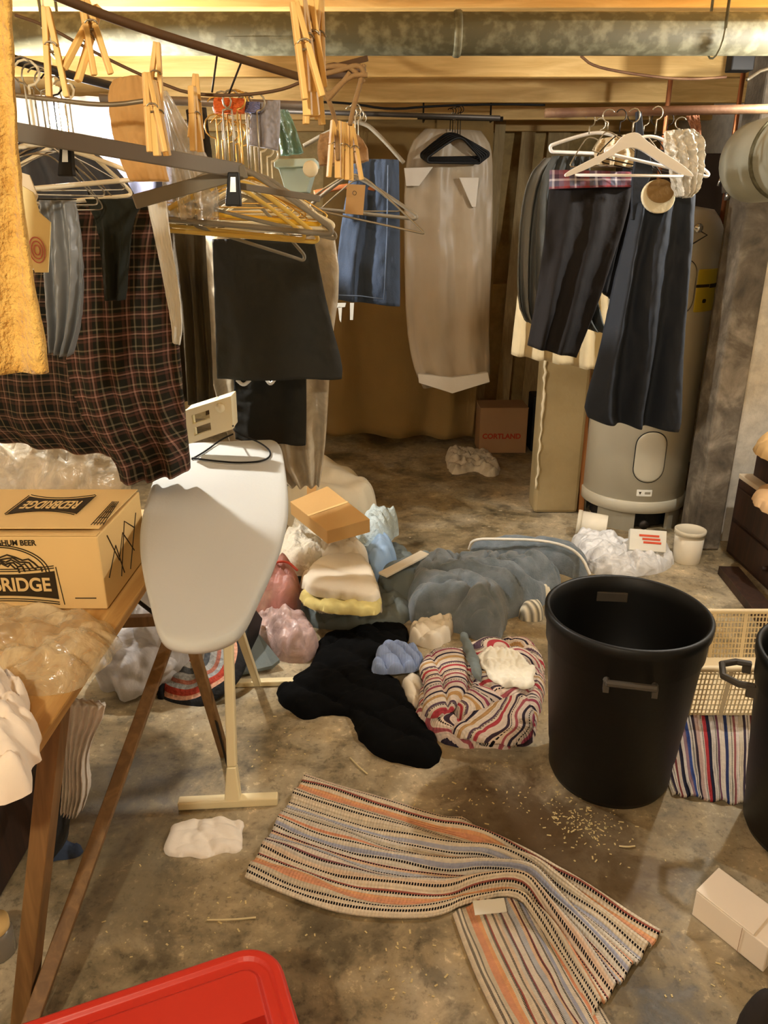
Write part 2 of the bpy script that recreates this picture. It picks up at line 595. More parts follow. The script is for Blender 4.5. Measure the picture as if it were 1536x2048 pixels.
# ================================================================ SETTING
def floor_mat():
    m, nt, b = nodes_mat('concrete_floor')
    v = coord(nt, 'Object')
    n1 = noisen(nt, 1.6, 6, v, 0.6, 0.6)
    n2 = noisen(nt, 7, 6, v, 0.65, 0.4)
    n3 = noisen(nt, 45, 4, v, 0.7)
    base = ramp(nt, n1, [(0.36, lin((104, 91, 66))), (0.46, lin((162, 143, 108))), (0.56, lin((176, 162, 134))), (0.68, lin((202, 182, 146)))])
    st = ramp(nt, n2, [(0.38, G(0.4)), (0.48, G(0.85)), (0.58, G(1.0)), (0.68, G(1.35))])
    base = mixc(nt, 0.85, base, st, 'MULTIPLY')
    sp = ramp(nt, n3, [(0.34, G(0.5)), (0.44, G(0.92)), (0.60, G(1.0)), (0.68, G(1.7))])
    base = mixc(nt, 0.8, base, sp, 'MULTIPLY')
    # pale worn flecks and paint drips
    vo = nt.nodes.new('ShaderNodeTexVoronoi'); vo.inputs['Scale'].default_value = 9; nt.links.new(v, vo.inputs['Vector'])
    fl = math_(nt, 'MULTIPLY', math_(nt, 'LESS_THAN', vo.outputs['Distance'], 0.10), math_(nt, 'GREATER_THAN', noisen(nt, 2.2, 2, v), 0.55))
    base = mixc(nt, math_(nt, 'MULTIPLY', fl, 0.5), base, lin((205, 190, 160)))
    # brown stain by the trash can, also painted to deepen the can's shadow
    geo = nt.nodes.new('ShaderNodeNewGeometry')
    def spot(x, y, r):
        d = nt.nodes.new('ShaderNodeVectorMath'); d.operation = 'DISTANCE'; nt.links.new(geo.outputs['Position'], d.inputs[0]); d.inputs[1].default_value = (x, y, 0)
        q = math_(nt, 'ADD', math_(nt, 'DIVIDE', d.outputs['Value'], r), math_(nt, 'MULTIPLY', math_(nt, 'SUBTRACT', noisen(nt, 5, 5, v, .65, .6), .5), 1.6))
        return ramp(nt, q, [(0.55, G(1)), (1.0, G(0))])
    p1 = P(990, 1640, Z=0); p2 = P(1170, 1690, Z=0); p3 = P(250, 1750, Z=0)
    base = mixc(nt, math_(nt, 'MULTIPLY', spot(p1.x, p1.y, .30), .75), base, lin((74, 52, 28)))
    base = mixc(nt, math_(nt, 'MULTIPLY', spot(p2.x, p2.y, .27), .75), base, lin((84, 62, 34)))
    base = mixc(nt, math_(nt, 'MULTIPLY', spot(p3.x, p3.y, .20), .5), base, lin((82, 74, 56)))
    nt.links.new(base, b.inputs['Base Color'])
    nt.links.new(ramp(nt, n2, [(0.35, G(0.42)), (0.7, G(0.75))]), b.inputs['Roughness'])
    b.inputs['Specular IOR Level'].default_value = 0.35
    bumpn(nt, n3, b, 0.25, 0.004)
    return m


def wall_mat(name, c1, c2, c3, s=2.2):
    m, nt, b = nodes_mat(name)
    v = coord(nt, 'Object')
    n1 = noisen(nt, s, 7, v, 0.6, 0.5)
    n2 = noisen(nt, 18, 5, v, 0.65)
    base = ramp(nt, n1, [(0.33, lin(c1)), (0.5, lin(c2)), (0.66, lin(c3))])
    base = mixc(nt, 0.5, base, ramp(nt, n2, [(0.3, G(0.55)), (0.6, G(1.0))]), 'MULTIPLY')
    nt.links.new(base, b.inputs['Base Color']); b.inputs['Roughness'].default_value = 0.9
    bumpn(nt, n2, b, 0.5, 0.01)
    return m


def room(name, c, d, mat, **k):
    o = MB().box(c, d).build(name, mat, **k)
    o['kind'] = 'structure'
    return o


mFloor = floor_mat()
mBack = wall_mat('old_concrete', (176, 148, 92), (204, 174, 116), (222, 196, 140))
mWhiteW = wall_mat('whitewashed_wall', (196, 186, 168), (222, 213, 196), (232, 226, 212))
mPillar = wall_mat('mottled_pillar', (70, 62, 50), (105, 94, 78), (150, 138, 120), 6)
mDeck = wood('deck_boards', (150, 118, 68), (196, 160, 98), 'Y')
mJoist = wood('joist_wood', (208, 162, 88), (238, 198, 126), 'X')

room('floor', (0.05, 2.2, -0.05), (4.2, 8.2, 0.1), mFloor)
room('ceiling', (0.05, 2.2, 2.42), (4.2, 8.2, 0.06), mDeck)
room('wall_back', (0.05, 6.3, 1.2), (4.2, 0.2, 2.5), mBack)
room('wall_left', (-2.1, 2.2, 1.2), (0.2, 8.2, 2.5), mWhiteW)
room('wall_right', (2.2, 2.2, 1.2), (0.2, 8.2, 2.5), mWhiteW)
room('wall_front', (0.05, -1.95, 1.2), (4.2, 0.2, 2.5), mWhiteW)
# joists run across the view, bottoms at 2.15
for i, y in enumerate([-1.3, -0.7, -0.1, 0.5, 1.1, 1.7, 2.27, 2.80, 3.35, 3.95, 4.70, 5.4, 6.0]):
    o = room('trim_%d' % (i + 1), (0.05, y, 2.27), (4.1, 0.042, 0.235), mJoist, bevel=0.003)
# mottled pillar beside the white wall
o = room('trim_14', (1.602, 3.52, 1.195), (0.135, 0.19, 2.39), mPillar, bevel=0.012)
room('wall_return', (1.89, 3.59, 1.195), (0.41, 0.08, 2.39), mWhiteW)
# a low ledge of rough concrete at the back wall foot
o = room('trim_15', (1.25, 6.1, 0.55), (1.5, 0.2, 1.1), mBack, bevel=0.01)

# ---- galvanised duct under the joists
mGalv = M('galvanised_metal', (84, 79, 56), rough=0.7, metal=0.0, spec=.3, col2=(118, 113, 88), ns=30, bump=0.15, bs=30, c2lo=.46, c2hi=.68)
duct_y, duct_z = 2.62, 2.048
RX = Matrix.Rotation(PI / 2, 3, 'Y')
t = empty('ceiling_duct', (0, duct_y, duct_z - .06), 'long round galvanised metal duct running under the ceiling joists', 'duct')
b = MB(); b.lathe([(0.0565, -1.95), (0.0565, 2.05)], (0, duct_y, duct_z), 40, RX); b.build('duct_pipe', mGalv, t, smooth=True)
for x in (-1.3, 0.22, 1.42):
    b = MB(); b.lathe([(0.0585, -0.012), (0.062, -0.006), (0.062, 0.006), (0.0585, 0.012)], (x, duct_y, duct_z), 40, RX)
    b.build('seam_band', mGalv, t, smooth=True)
for x in (-1.0, 1.0):
    b = MB()
    b.tube([(x, duct_y + .064 * math.sin(a), duct_z - .064 * math.cos(a)) for a in [k * PI / 8 - PI / 2 for k in range(9)]], 0.003, 6)
    b.bar((x, duct_y - .064, duct_z), (x, duct_y - .064, 2.16), .02, .002, up=(1, 0, 0)); b.bar((x, duct_y + .064, duct_z), (x, duct_y + .064, 2.16), .02, .002, up=(1, 0, 0))
    b.build('hanger_strap', mGalv, t)

# ---- big duct at upper right running back along the wall
mDuct2 = M('painted_duct_metal', (176, 176, 158), rough=0.5, metal=0.25, var=.2, ns=6, bump=0.1)
t = empty('wall_duct', (1.95, 3.1, 1.5), 'large round pale sheet metal duct elbow at the right edge above the tank', 'duct')
b = MB()
pts = [Vector((1.86, 2.75, 1.62)) + Vector((0, 0.08 * k, 0)) for k in range(6)]
cx = P(1592, 312, Y=3.0)
pts = [cx + Vector((-0.02 + 0.0 * k, -0.22 + 0.06 * k, 0)) for k in range(9)]
b.tube(pts, 0.15, 40); b.build('duct_pipe', mDuct2, t, smooth=True)
b = MB(); b.tube([cx + Vector((-.02, -0.03, 0)), cx + Vector((-.02, -0.01, 0))], 0.156, 40); b.build('seam_band', mGalv, t, smooth=True)

# ---- light bulbs
mBulb = emit('lit_bulb_glass', (1.0, 0.98, 0.93, 1), BULB_L_STRENGTH)
mPorc = M('porcelain', (230, 226, 214), rough=.3, bump=0, var=.03)


def bulb(loc, top, label, mt):
    t = empty('light_bulb', loc, label, 'light bulb')
    x, y, z = loc
    b = MB(); b.lathe([(0.0, -0.045), (0.018, -0.042), (0.029, -0.026), (0.031, -0.01), (0.026, 0.012), (0.014, 0.032), (0.013, 0.045)], (x, y, z), 12)
    b.build('glass', mt, t, smooth=True)
    b = MB(); b.lathe([(0.013, 0.045), (0.024, 0.05), (0.027, 0.09), (0.012, 0.1)], (x, y, z), 24); b.build('socket', mPorc, t, smooth=True)
    b = MB(); b.tube([(x, y, z + .1), (x, y, top)], 0.004, 6); b.build('cord', mPorc, t)


bulb(BULB_L, 2.16, 'bright bare light bulb glowing behind the hangers at left', mBulb)
# ================================================================ BACK OF THE ROOM
mCanvas = M('tan_canvas', (150, 122, 74), rough=.95, var=.12, ns=2.5, bump=.3, bs=120)
mBagGrey = M('grey_garment_bag', (168, 152, 128), rough=.4, var=.12, ns=4, bump=.25, bs=25, spec=.4)
mDressLit = M('pale_dress_and_lit_patch', (215, 208, 196), rough=.6, var=.06, bump=.2)  # dress hem fabric, also colours the light patches on the bag
mIron = M('dark_iron', (52, 46, 40), rough=.5, metal=.6, var=.2, bump=.1)
mRust = M('rusty_pipe', (96, 66, 46), rough=.6, metal=.3, col2=(130, 100, 70), bump=.2)
mCard = M('cardboard', (198, 150, 88), rough=.9, var=.08, ns=5, bump=.12, bs=150)
mCardDim = M('aged_cardboard', (168, 128, 88), rough=.9, var=.1, ns=5, bump=.12)
mRedInk = M('red_ink', (170, 60, 35), rough=.8, var=.2, bump=0)
mDarkInk = M('dark_brown_ink', (52, 40, 20), rough=.8, var=.25, ns=40, bump=0)
mPlank = wood('weathered_plank', (170, 142, 92), (204, 176, 122), 'Z')
mBlack = M('black_plastic', (20, 19, 18), rough=.55, var=.3, ns=12, bump=.06, bs=40)

o = garment('canvas_curtain', [(648, 240, 988, 240), (646, 400, 984, 400), (640, 600, 972, 600), (634, 866, 946, 876)], 5.33, mCanvas, thick=.02, nf=3, amp=.035,
            seed=2, label='large tan canvas sheet hanging across the back wall behind the garment bag', cat='curtain', N=160, nv=40, wr=.012, endwave=.01)

def hook(b, a, up, r, tr, side=1):
    """neck from apex a up to a question-mark hook whose top is at z=up"""
    a = Vector(a); rad = r
    c = Vector((a.x, a.y, up - rad))
    pts = [a, Vector((a.x, a.y, (a.z + c.z - rad) / 2)), Vector((c.x, c.y, c.z - rad * 1.1))]
    for k in range(9):
        an = -PI / 2 + (k / 8) * PI * 1.35
        pts.append(c + Vector((math.cos(an) * rad * side, 0.25 * math.cos(an) * rad, math.sin(an) * rad)))
    b.tube(pts, tr, 6)


# grey garment bag with a pale dress inside
t = empty('garment_bag', P(900, 780, Y=4.5), 'long grey translucent garment bag hanging alone in the middle of the back wall', 'garment bag')
garment('bag_cover', [(850, 258, 962, 262), (818, 290, 984, 292), (808, 360, 986, 350), (808, 500, 985, 500), (812, 650, 978, 650), (826, 735, 981, 740), (846, 775, 979, 766)], 4.5,
        mBagGrey, thick=.05, nf=2.5, amp=.018, seed=5, parent=t, wr=.008, N=140)
b = MB()
hem = [P(x, y, Y=4.42) for x, y in ((838, 766), (905, 787), (980, 764), (976, 745), (905, 755), (836, 748))]
b.prism(hem, (0, .05, 0)); b.build('pointed_hem', mDressLit, t, bevel=.003)
b = MB(); hook(b, P(905, 262, Y=4.49), P(905, 226, Y=4.5).z, .016, .0022); b.build('hook', M('bag_hook_wire', (150, 140, 120), metal=.7, bump=0, rough=.35), t, smooth=True)
for nm, q in (('lit_patch_left', ((808, 336), (866, 334), (838, 372), (812, 372))), ('lit_patch_right', ((918, 355), (958, 355), (952, 414), (944, 414)))):  # thin pale plates standing in for patches of light on the plastic
    b = MB(); b.prism([P(x, y, Y=4.425) for x, y in q], (0, .012, 0)); b.build(nm, mDressLit, t, bevel=.002)

HANG = {}


def hanger(name, L, A, Rr, Y, mat, tr=.0025, hookz=None, hookmat=None, dY=(0, 0, 0), label=None, group=None, drop=.02, cat='clothes hanger', side=1, hr=.018, flat=1.0, bar=True):
    """tube hanger drawn through left end, apex, right end (given as seen) at its own distance"""
    l = P(*L, Y=Y + dY[0]); a = P(*A, Y=Y + dY[1]); r = P(*Rr, Y=Y + dY[2])
    loc = (a.x, a.y, min(l.z, r.z))
    t = empty(name, loc, label, cat, group)
    b = MB()
    loop = [a, a.lerp(l, .5) + Vector((0, 0, .004)), l.lerp(a, .08) + Vector((0, 0, .002)), l, l + Vector((.004, 0, -drop)), (l + Vector((0, 0, -drop))).lerp(r + Vector((0, 0, -drop)), .08)]
    loop += [(l.lerp(r, .5)) + Vector((0, 0, -drop)), (l + Vector((0, 0, -drop))).lerp(r + Vector((0, 0, -drop)), .92), r + Vector((-.004, 0, -drop)), r, r.lerp(a, .08) + Vector((0, 0, .002)), a.lerp(r, .5) + Vector((0, 0, .004))]
    if not bar:
        loop = [l, l.lerp(a, .5) + Vector((0, 0, .008)), a, r.lerp(a, .5) + Vector((0, 0, .008)), r]
    lp = chaikin(loop, 3, closed=bar)
    b.tube(lp, tr, 8, closed=bar, flat=flat)
    b.build('frame', mat, t, smooth=True)
    if hookz:
        b = MB(); hook(b, a, hookz, hr, min(tr, .0022), side); b.build('hook', hookmat or mat, t, smooth=True)
    return t


mWireDark = M('dark_wire', (40, 34, 28), rough=.4, metal=.7, bump=0)
mWire = M('grey_wire', (150, 140, 120), rough=.35, metal=.7, bump=0)
mGold = M('brass_wire', (200, 160, 84), rough=.3, metal=.8, bump=0)
# rod for the black hangers
b = MB(); b.tube([P(835, 234, Y=4.5), P(1006, 238, Y=4.5)], .012, 12)
for x_ in (850, 990): b.tube([P(x_, 235, Y=4.5), P(x_, 235, Y=4.5) + Vector((0, .19, .0)), P(x_, 235, Y=4.5) + Vector((0, .19, .16))], .005, 8)
b.build('rod', mIron, smooth=True)
o = bpy.data.objects['rod']; tag(o, 'short dark iron rod above the grey garment bag at the back', 'hanging rod'); o.name = 'hanging_rod'
rz = P(905, 228, Y=4.5).z
for i in range(5):
    hanger('black_hanger', (842 + i * 3, 308 + i * 2), (900 + i * 5, 262 + i * 2), (978 - i * 4, 306 + i * 3), 4.44 - i * .02, mBlack, tr=.007, hookz=rz + .02, hookmat=mWire if i == 2 else mWireDark,
           dY=(-.05, 0, .05), label='black hanger above the grey garment bag, ' + ['rearmost of five', 'second from the back', 'middle one of five', 'second from the front', 'front one of five'][i], group='black hangers above the garment bag', hr=.016)
# leaning planks right of the curtain
for i, (x0, y0, x1, y1, Y, wd) in enumerate([(1002, 235, 958, 800, 5.6, .075), (1060, 236, 1004, 805, 5.75, .10), (1122, 236, 1046, 960, 5.85, .16)]):
    a = P(x0, y0, Y=Y + .3); c = P(x1, y1, Y=Y)
    lab = ['narrow weathered plank leaning at the right edge of the canvas sheet', 'tall plank leaning behind the box with red print', 'wide board leaning on the back wall left of the pale panel'][i]
    d = (c - a); c2 = a + d * ((a.z - 0.0) / max(a.z - c.z, .01))
    c2.z = 0.01
    b = MB(); b.bar(c2, a, wd, .02, up=(0, 1, 0)); tag(b.build('wooden_plank', mPlank, bevel=.002), lab, 'plank')
# carton with red print
t = empty('cardboard_box', P(1005, 890, Y=5.2), 'small brown carton with red print on the floor by the back wall', 'box')
pl = P(958, 888, Y=5.15); pr = P(1052, 892, Y=5.15)
H = P(1005, 818, Y=5.15).z
b = MB(); b.box(((pl.x + pr.x) / 2, 5.15 + .13, H / 2 + .003), (pr.x - pl.x, .26, H)); b.build('carton_body', mCardDim, t, bevel=.003)
b = MB(); b.box(((pl.x + pr.x) / 2, 5.15 + .13, H + .005), (pr.x - pl.x + .006, .262, .006)); b.build('top_flap', mCardDim, t, bevel=.002)
text_part('red_lettering', 'CORTLAND', .05, basis(((pl.x + pr.x) / 2 - .01, 5.149, P(1005, 873, Y=5.15).z), (1, 0, 0), (0, 0, 1)), mRedInk, t, .002, label='red lettering')
# crumpled towel on the floor
mTowelW = M('off_white_towel', (212, 200, 178), rough=.95, var=.12, ns=12, bump=.4)
heap('crumpled_towel', [(888, 902), (905, 893), (940, 897), (975, 900), (998, 925), (1000, 945), (990, 955), (968, 952), (950, 938), (915, 950), (898, 946)], 0, .045, mTowelW,
     [(.4, .10, .03), (2.1, .07, .02)], edge=.03, crump=.02, seed=11, cell=.010, label='crumpled off-white towel lying alone on the floor near the back wall', cat='towel')

# ---------------------------------------------------------------- pale panel and water heater
mPanel = M('pale_foam_panel', (160, 140, 100), rough=.9, col2=(136, 116, 78), ns=3, bump=.4, bs=40)
mFray = M('frayed_edge', (222, 208, 176), rough=.95, bump=.6, bs=60)
mTank = M('cream_enamel', (188, 180, 158), rough=.35, var=.05, ns=3, bump=.04, spec=.5)
mTankDark = M('grey_band', (150, 142, 122), rough=.45, var=.08, bump=.05)
t = empty('foam_panel', (P(1117, 1040, Y=3.95).x, 4.0, 0), 'tall pale panel with a frayed left edge standing left of the water heater', 'panel')
xl = P(1068, 1030, Z=0).x; xr = P(1164, 1045, Y=3.95).x - .03
b = MB(); b.box(((xl + xr) / 2, 4.03, .64), (xr - xl, .16, 1.28)); b.build('panel_body', mPanel, t, bevel=.02)
b = MB()
random.seed(4)
pp = [Vector((xl + .006 + random.uniform(-.006, .006), 3.945 + random.uniform(-.004, .004), .15 + k * .028)) for k in range(30)]
b.tube(pp, [random.uniform(.003, .009) for _ in pp], 6); b.build('frayed_edge', mFray, t, smooth=True, )
t2 = MB(); t2.bar((P(1170, 1010, Y=3.9).x, 3.98, 0), (P(1181, 700, Y=3.9).x + .0, 4.0, 1.25), .03, .04, up=(0, 1, 0))
tag(t2.build('wooden_strip', wood('orange_wood', (140, 86, 40), (176, 116, 58), 'Z'), bevel=.002), 'thin orange-brown wood strip standing between the pale panel and the water heater', 'wood strip')
b = MB(); b.box((P(1063, 900, Y=5.3).x, 5.3, .2), (.06, .2, .4)); tag(b.build('dark_case', mBlack, bevel=.01), 'narrow black case on the floor right of the carton with red print', 'case')

HX, HY, HR = 1.375, 3.93, .268
t = empty('water_heater', (HX, HY, 0), 'tall cream electric water heater tank standing beside the mottled pillar', 'water heater')
b = MB(); b.lathe([(HR - .02, .10), (HR, .11), (HR, 1.50), (HR - .02, 1.545), (HR * .8, 1.585), (HR * .4, 1.605), (0, 1.61)], (HX, HY, 0), 72)
b.build('tank_shell', mTank, t, smooth=True)
b = MB(); b.lathe([(HR + .001, .105), (HR + .007, .108), (HR + .007, .165), (HR + .001, .17)], (HX, HY, 0), 72); b.build('bottom_band', mTank, t, smooth=True)
b = MB()
for a0 in (-2.6, -1.05, .5, 2.0):
    n = 10
    pts = [(HX + (HR - .01) * math.cos(a0 + .09 * k), HY + (HR - .01) * math.sin(a0 + .09 * k), 0) for k in range(n)]
    pin = [(HX + (HR - .03) * math.cos(a0 + .09 * k), HY + (HR - .03) * math.sin(a0 + .09 * k), 0) for k in range(n)][::-1]
    b.prism(pts + pin, (0, 0, .108))
    b.build('foot', mTankDark, t); b = MB()
b.lathe([(HR - .05, .02), (HR - .05, .1)], (HX, HY, 0), 40); b.build('inner_skirt', mBlack, t)


def on_tank(px, py):
    """angle and height on the tank for a pixel"""
    p = P(px, py, Y=1.0); o = Vector((0, 0, CAM_H)); d = p - o
    ax = d.x ** 2 + d.y ** 2; bx = -2 * (d.x * HX + d.y * HY); c = HX ** 2 + HY ** 2 - HR ** 2
    s = (-bx - math.sqrt(max(bx * bx - 4 * ax * c, 0))) / (2 * ax)
    q = o + d * s
    return math.atan2(q.y - HY, q.x - HX), q.z


def tank_patch(name, x0, y0, x1, y1, rad, off, mat, rim=None):
    a0, z1 = on_tank((x0 + x1) / 2, y0); _, z0 = on_tank((x0 + x1) / 2, y1)
    aL, _ = on_tank(x0, (y0 + y1) / 2); aR, _ = on_tank(x1, (y0 + y1) / 2)
    w2 = abs(aR - aL) * HR / 2; h2 = (z1 - z0) / 2; ac = (aL + aR) / 2; zc = (z0 + z1) / 2
    rr = min(rad, 1) * min(w2, h2)
    out = []
    for (sx, sz, st) in ((1, 1, 0), (-1, 1, PI / 2), (-1, -1, PI), (1, -1, 1.5 * PI)):
        for k in range(7):
            an = st + k * PI / 12
            out.append((sx * (w2 - rr) + rr * math.cos(an), sz * (h2 - rr) + rr * math.sin(an)))
    def at(u, z, o): return Vector((HX + (HR + o) * math.cos(ac + u / HR), HY + (HR + o) * math.sin(ac + u / HR), zc + z))
    V = []; F = []
    out = [(p.x, p.y) for p in resample([Vector((u_, z_, 0)) for u_, z_ in out + out[:1]], 73)[:-1]]
    n = len(out); rings = [(1.0, .0), (1.0, off), (.93, off * 1.3), (.75, off * 1.4), (.5, off * 1.4), (.25, off * 1.4), (0.05, off * 1.4)]
    for s_, o_ in rings: V += [at(u * s_, z * s_, o_) for u, z in out]
    for i in range(len(rings) - 1):
        for k in range(n): l = (k + 1) % n; F.append((i * n + k, i * n + l, (i + 1) * n + l, (i + 1) * n + k))
    F.append(tuple(range((len(rings) - 1) * n, len(rings) * n)))
    b = MB(); b.add(V, F); o = b.build(name, mat, t, smooth=True)
    if rim:
        b = MB(); b.tube([at(u * 1.02, z * 1.01, .002) for u, z in out], rim, 6, closed=True); b.build(name + '_gasket', mBlack, t, smooth=True)
    return at(0, 0, off), ac


tank_patch('access_cover', 1270, 864, 1329, 964, .95, .006, mTank, .0035)
tank_patch('upper_cover', 1330, 520, 1388, 628, .9, .006, mTank, .0035)
mYel = M('yellow_label', (202, 178, 52), rough=.6, var=.06, bump=0)
mWhiteL = M('white_label', (226, 222, 208), rough=.6, var=.03, bump=0)
tank_patch('energy_label', 1392, 538, 1440, 622, .05, .001, mYel)
for (x0, y0, x1, y1) in ((1392, 569, 1418, 575), (1419, 567, 1431, 575)):
    tank_patch('label_print', x0, y0, x1, y1, .1, .0022, mDarkInk)
tank_patch('label_print', 1404, 598, 1411, 606, .9, .0022, mDarkInk)
tank_patch('brand_label', 1273, 980, 1304, 993, .1, .001, mWhiteL)
p0, an0 = tank_patch('logo_mark', 1276, 982, 1284, 991, .1, .0012, mWhiteL)
r_ = Vector((-math.sin(an0), math.cos(an0), 0))
b = MB(); b.prism([p0 + r_ * .007 + Vector((0, 0, .008)), p0 - r_ * .007 + Vector((0, 0, .008)), p0 - r_ * .0 - Vector((0, 0, .008))], Vector((math.cos(an0), math.sin(an0), 0)) * .0015)
b.build('logo_mark_triangle', mDarkInk, t)
p1, an1 = tank_patch('print_line', 1289, 984, 1301, 989, .3, .0012, mTankDark)
# gauge-like valve on the shoulder, pipes on top
ag, zg = on_tank(1386, 456)
g = Vector((HX + HR * math.cos(ag), HY + HR * math.sin(ag), zg)); dn = Vector((math.cos(ag), math.sin(ag), 0))
mChrome = M('chrome', (220, 220, 215), rough=.2, metal=.9, bump=0, var=.05)
b = MB(); b.tube([g - dn * .01, g + dn * .05], .014, 12); b.tube([g + dn * .045, g + dn * .055], .02, 12); b.build('relief_valve', mChrome, t, smooth=True)
b = MB(); b.tube([g + dn * .02 + Vector((0, 0, -.0)), g + dn * .03 + r_ * .05 + Vector((0, 0, -.03)), g + dn * .01 + Vector((0, 0, -.07)), g - r_ * .05 + dn * .01 + Vector((0, 0, -.08))], .004, 6); b.build('wire_loop', mIron, t, smooth=True)
mCopper = M('copper_pipe', (186, 120, 78), rough=.35, metal=.8, bump=0)
vx = P(1452, 380, Y=3.85)
b = MB(); b.tube([(vx.x, 3.85, 1.52), (vx.x, 3.85, 2.38)], .011, 12); b.build('water_pipe', mCopper, t, smooth=True)
b = MB(); b.tube([(HX - .05, 3.95, 1.6), (HX - .05, 3.95, 2.38)], .011, 12); b.build('water_pipe', mCopper, t, smooth=True)
b = MB(); b.tube([P(1453, 348, Y=3.83), P(1453, 385, Y=3.83)], .022, 14); b.tube([P(1443, 352, Y=3.81), P(1436, 372, Y=3.81)], .006, 8); b.tube([P(1450, 392, Y=3.83), P(1458, 392, Y=3.83)], .02, 12); b.build('shutoff_valve', mChrome, t, smooth=True)
b = MB(); b.lathe([(.024, 0), (.024, .014)], (HX - .02, HY - HR - .02, .055), 12, Matrix.Rotation(PI / 2, 3, 'X')); b.build('drain_valve', mIron, t, smooth=True)
# dark box behind heater top, junction box and wires on the joists at right
b = MB(); b.box((1.60, 4.6, .94), (.5, .4, 1.87)); tag(b.build('dark_cabinet', M('dark_brown_paint', (48, 34, 22), rough=.6), bevel=.01), 'dark brown box behind the top of the water heater', 'box')
t = empty('junction_box', P(1473, 160, Y=3.2), 'black electrical junction box on the joists above the water heater', 'electrical box')
c = P(1473, 160, Y=3.25)
b = MB(); b.box((c.x, 3.24, 2.1), (.085, .06, .09)); b.build('box_body', mBlack, t, bevel=.004)
b = MB(); b.tube(chaikin([c + Vector((.04, 0, 0)), c + Vector((.12, .02, .05)), c + Vector((.3, 0, .02)), c + Vector((.5, 0, .05))], 2, False), .006, 8); b.build('cable', mWire, t, smooth=True)
b = MB(); b.tube(chaikin([c + Vector((-.04, 0, .01)), c + Vector((-.2, .0, .0)), c + Vector((-.4, 0, .02)), c + Vector((-.55, .0, .045)), c + Vector((-.6, .0, .08))], 2, False), .005, 8); b.build('cable', mRust, t, smooth=True)
# dresser at right edge
mDress = wood('dark_stained_wood', (38, 22, 13), (66, 40, 24), 'Z')
mCreamTop = M('cream_board', (206, 186, 156), rough=.7, var=.06, bump=.1)
x0 = 1.70
t = empty('dresser', (1.92, 3.0, 0), 'dark brown wooden dresser at the right edge beside the pillar', 'dresser')
b = MB(); b.box((x0 + .19, 3.0, .19), (.38, .84, .38)); b.build('carcass', mDress, t, bevel=.004)
b = MB(); b.box((x0 + .195, 3.0, .392), (.39, .85, .022)); b.build('top', mCreamTop, t, bevel=.003)
for z in (.1, .27):
    b = MB(); b.box((x0 - .006, 3.0, z), (.014, .78, .15)); d = b.build('drawer', mDress, t, bevel=.003)
    b = MB(); b.tube([(x0 - .012, 3.0, z), (x0 - .035, 3.0, z)], .012, 10); b.build('knob', mDress, d, smooth=True)
b = MB(); b.box((x0 + .22, 3.3, .403 + .085), (.33, .2, .17)); tag(b.build('wooden_crate', mDress, bevel=.004), 'small dark crate standing at the back of the dresser top', 'crate')
mPaper = M('cream_paper', (226, 210, 182), rough=.8, var=.06, bump=.1)
b = MB()
R = Matrix.Rotation(-.6, 3, 'Z') @ Matrix.Rotation(.08, 3, 'X')
t = empty('magazine', (x0 + .14, 3.23, .575), 'open cream booklet with a red spot lying on the small dark crate', 'booklet')
b.box((x0 + .14, 3.25, .583), (.13, .17, .012), R); b.build('pages', mPaper, t)
b = MB(); b.box((x0 + .10, 3.30, .590), (.03, .035, .002), R); b.build('red_spot', M('red_print', (190, 70, 60), bump=0), t)
heap('paper_bag', [(1500, 885), (1536, 868), (1590, 880), (1590, 930), (1536, 925)], .575, .06, M('tan_paper', (206, 168, 112), rough=.8, bump=.2), [(.5, .1, .02)], edge=.03, crump=.01, seed=3,
     label='tan paper bag lying on the small dark crate', cat='paper bag')
heap('folded_cloth', [(1494, 990), (1536, 960), (1600, 980), (1600, 1040), (1550, 1040)], .403, .05, M('tan_cloth', (196, 158, 112), rough=.9, bump=.2), [(.5, .1, .02)], edge=.03, seed=4,
     label='tan folded cloth lying on the dresser top before the crate', cat='cloth')
b = MB(); b.bar(P(1456, 1140, Z=.02), P(1575, 1285, Z=.02), .09, .04); tag(b.build('wooden_plank', mDress, bevel=.003), 'dark plank lying on the floor in front of the dresser', 'plank')

# ---------------------------------------------------------------- things in front of the heater
mTubW = M('cream_plastic', (232, 222, 200), rough=.45, var=.04, bump=.05)
mTubL = M('cream_lid', (214, 204, 180), rough=.5, var=.04, bump=.05)


def tub(c, r, h, R, label):
    t = empty('plastic_tub', c, label, 'tub')
    b = MB(); b.lathe([(r * .9, 0), (r * .92, .004), (r, h * .86)], c, 36, R); b.build('tub_body', mTubW, t, smooth=True)
    c2 = Vector(c) + (R @ Vector((0, 0, h * .86)) if R else Vector((0, 0, h * .86)))
    b = MB(); b.lathe([(r * 1.06, 0), (r * 1.06, h * .13), (r * .98, h * .14), (r * .94, h * .11), (0, h * .11)], c2, 36, R); b.build('lid', mTubL, t, smooth=True)
    return t


c = P(1378, 1128, Z=0); tub((c.x, c.y + .04, 0.0), .068, .165, None, 'upright cream plastic tub with a lid, right of the white plastic bag')
c = P(1190, 1055, Z=.06)
tub((c.x + .06, c.y + .0, .066), .062, .15, Matrix.Rotation(-PI / 2 + .05, 3, 'Y') @ Matrix.Rotation(-.3, 3, 'X'), 'cream plastic tub tipped on its side at the foot of the water heater')
mBagW = plastic_film('white_plastic_film', (250, 250, 250), .92, .3)
heap('plastic_bag', [(1140, 1065), (1165, 1056), (1200, 1066), (1240, 1085), (1290, 1098), (1335, 1092), (1352, 1115), (1335, 1138), (1290, 1150), (1230, 1160), (1180, 1142), (1150, 1100)], 0, .085, mBagW,
     [(.3, .12, .03), (1.9, .09, .03)], edge=.05, crump=.022, crs=13, cell=.006, seed=21, label='crumpled white plastic bag on the floor in front of the water heater', cat='plastic bag')
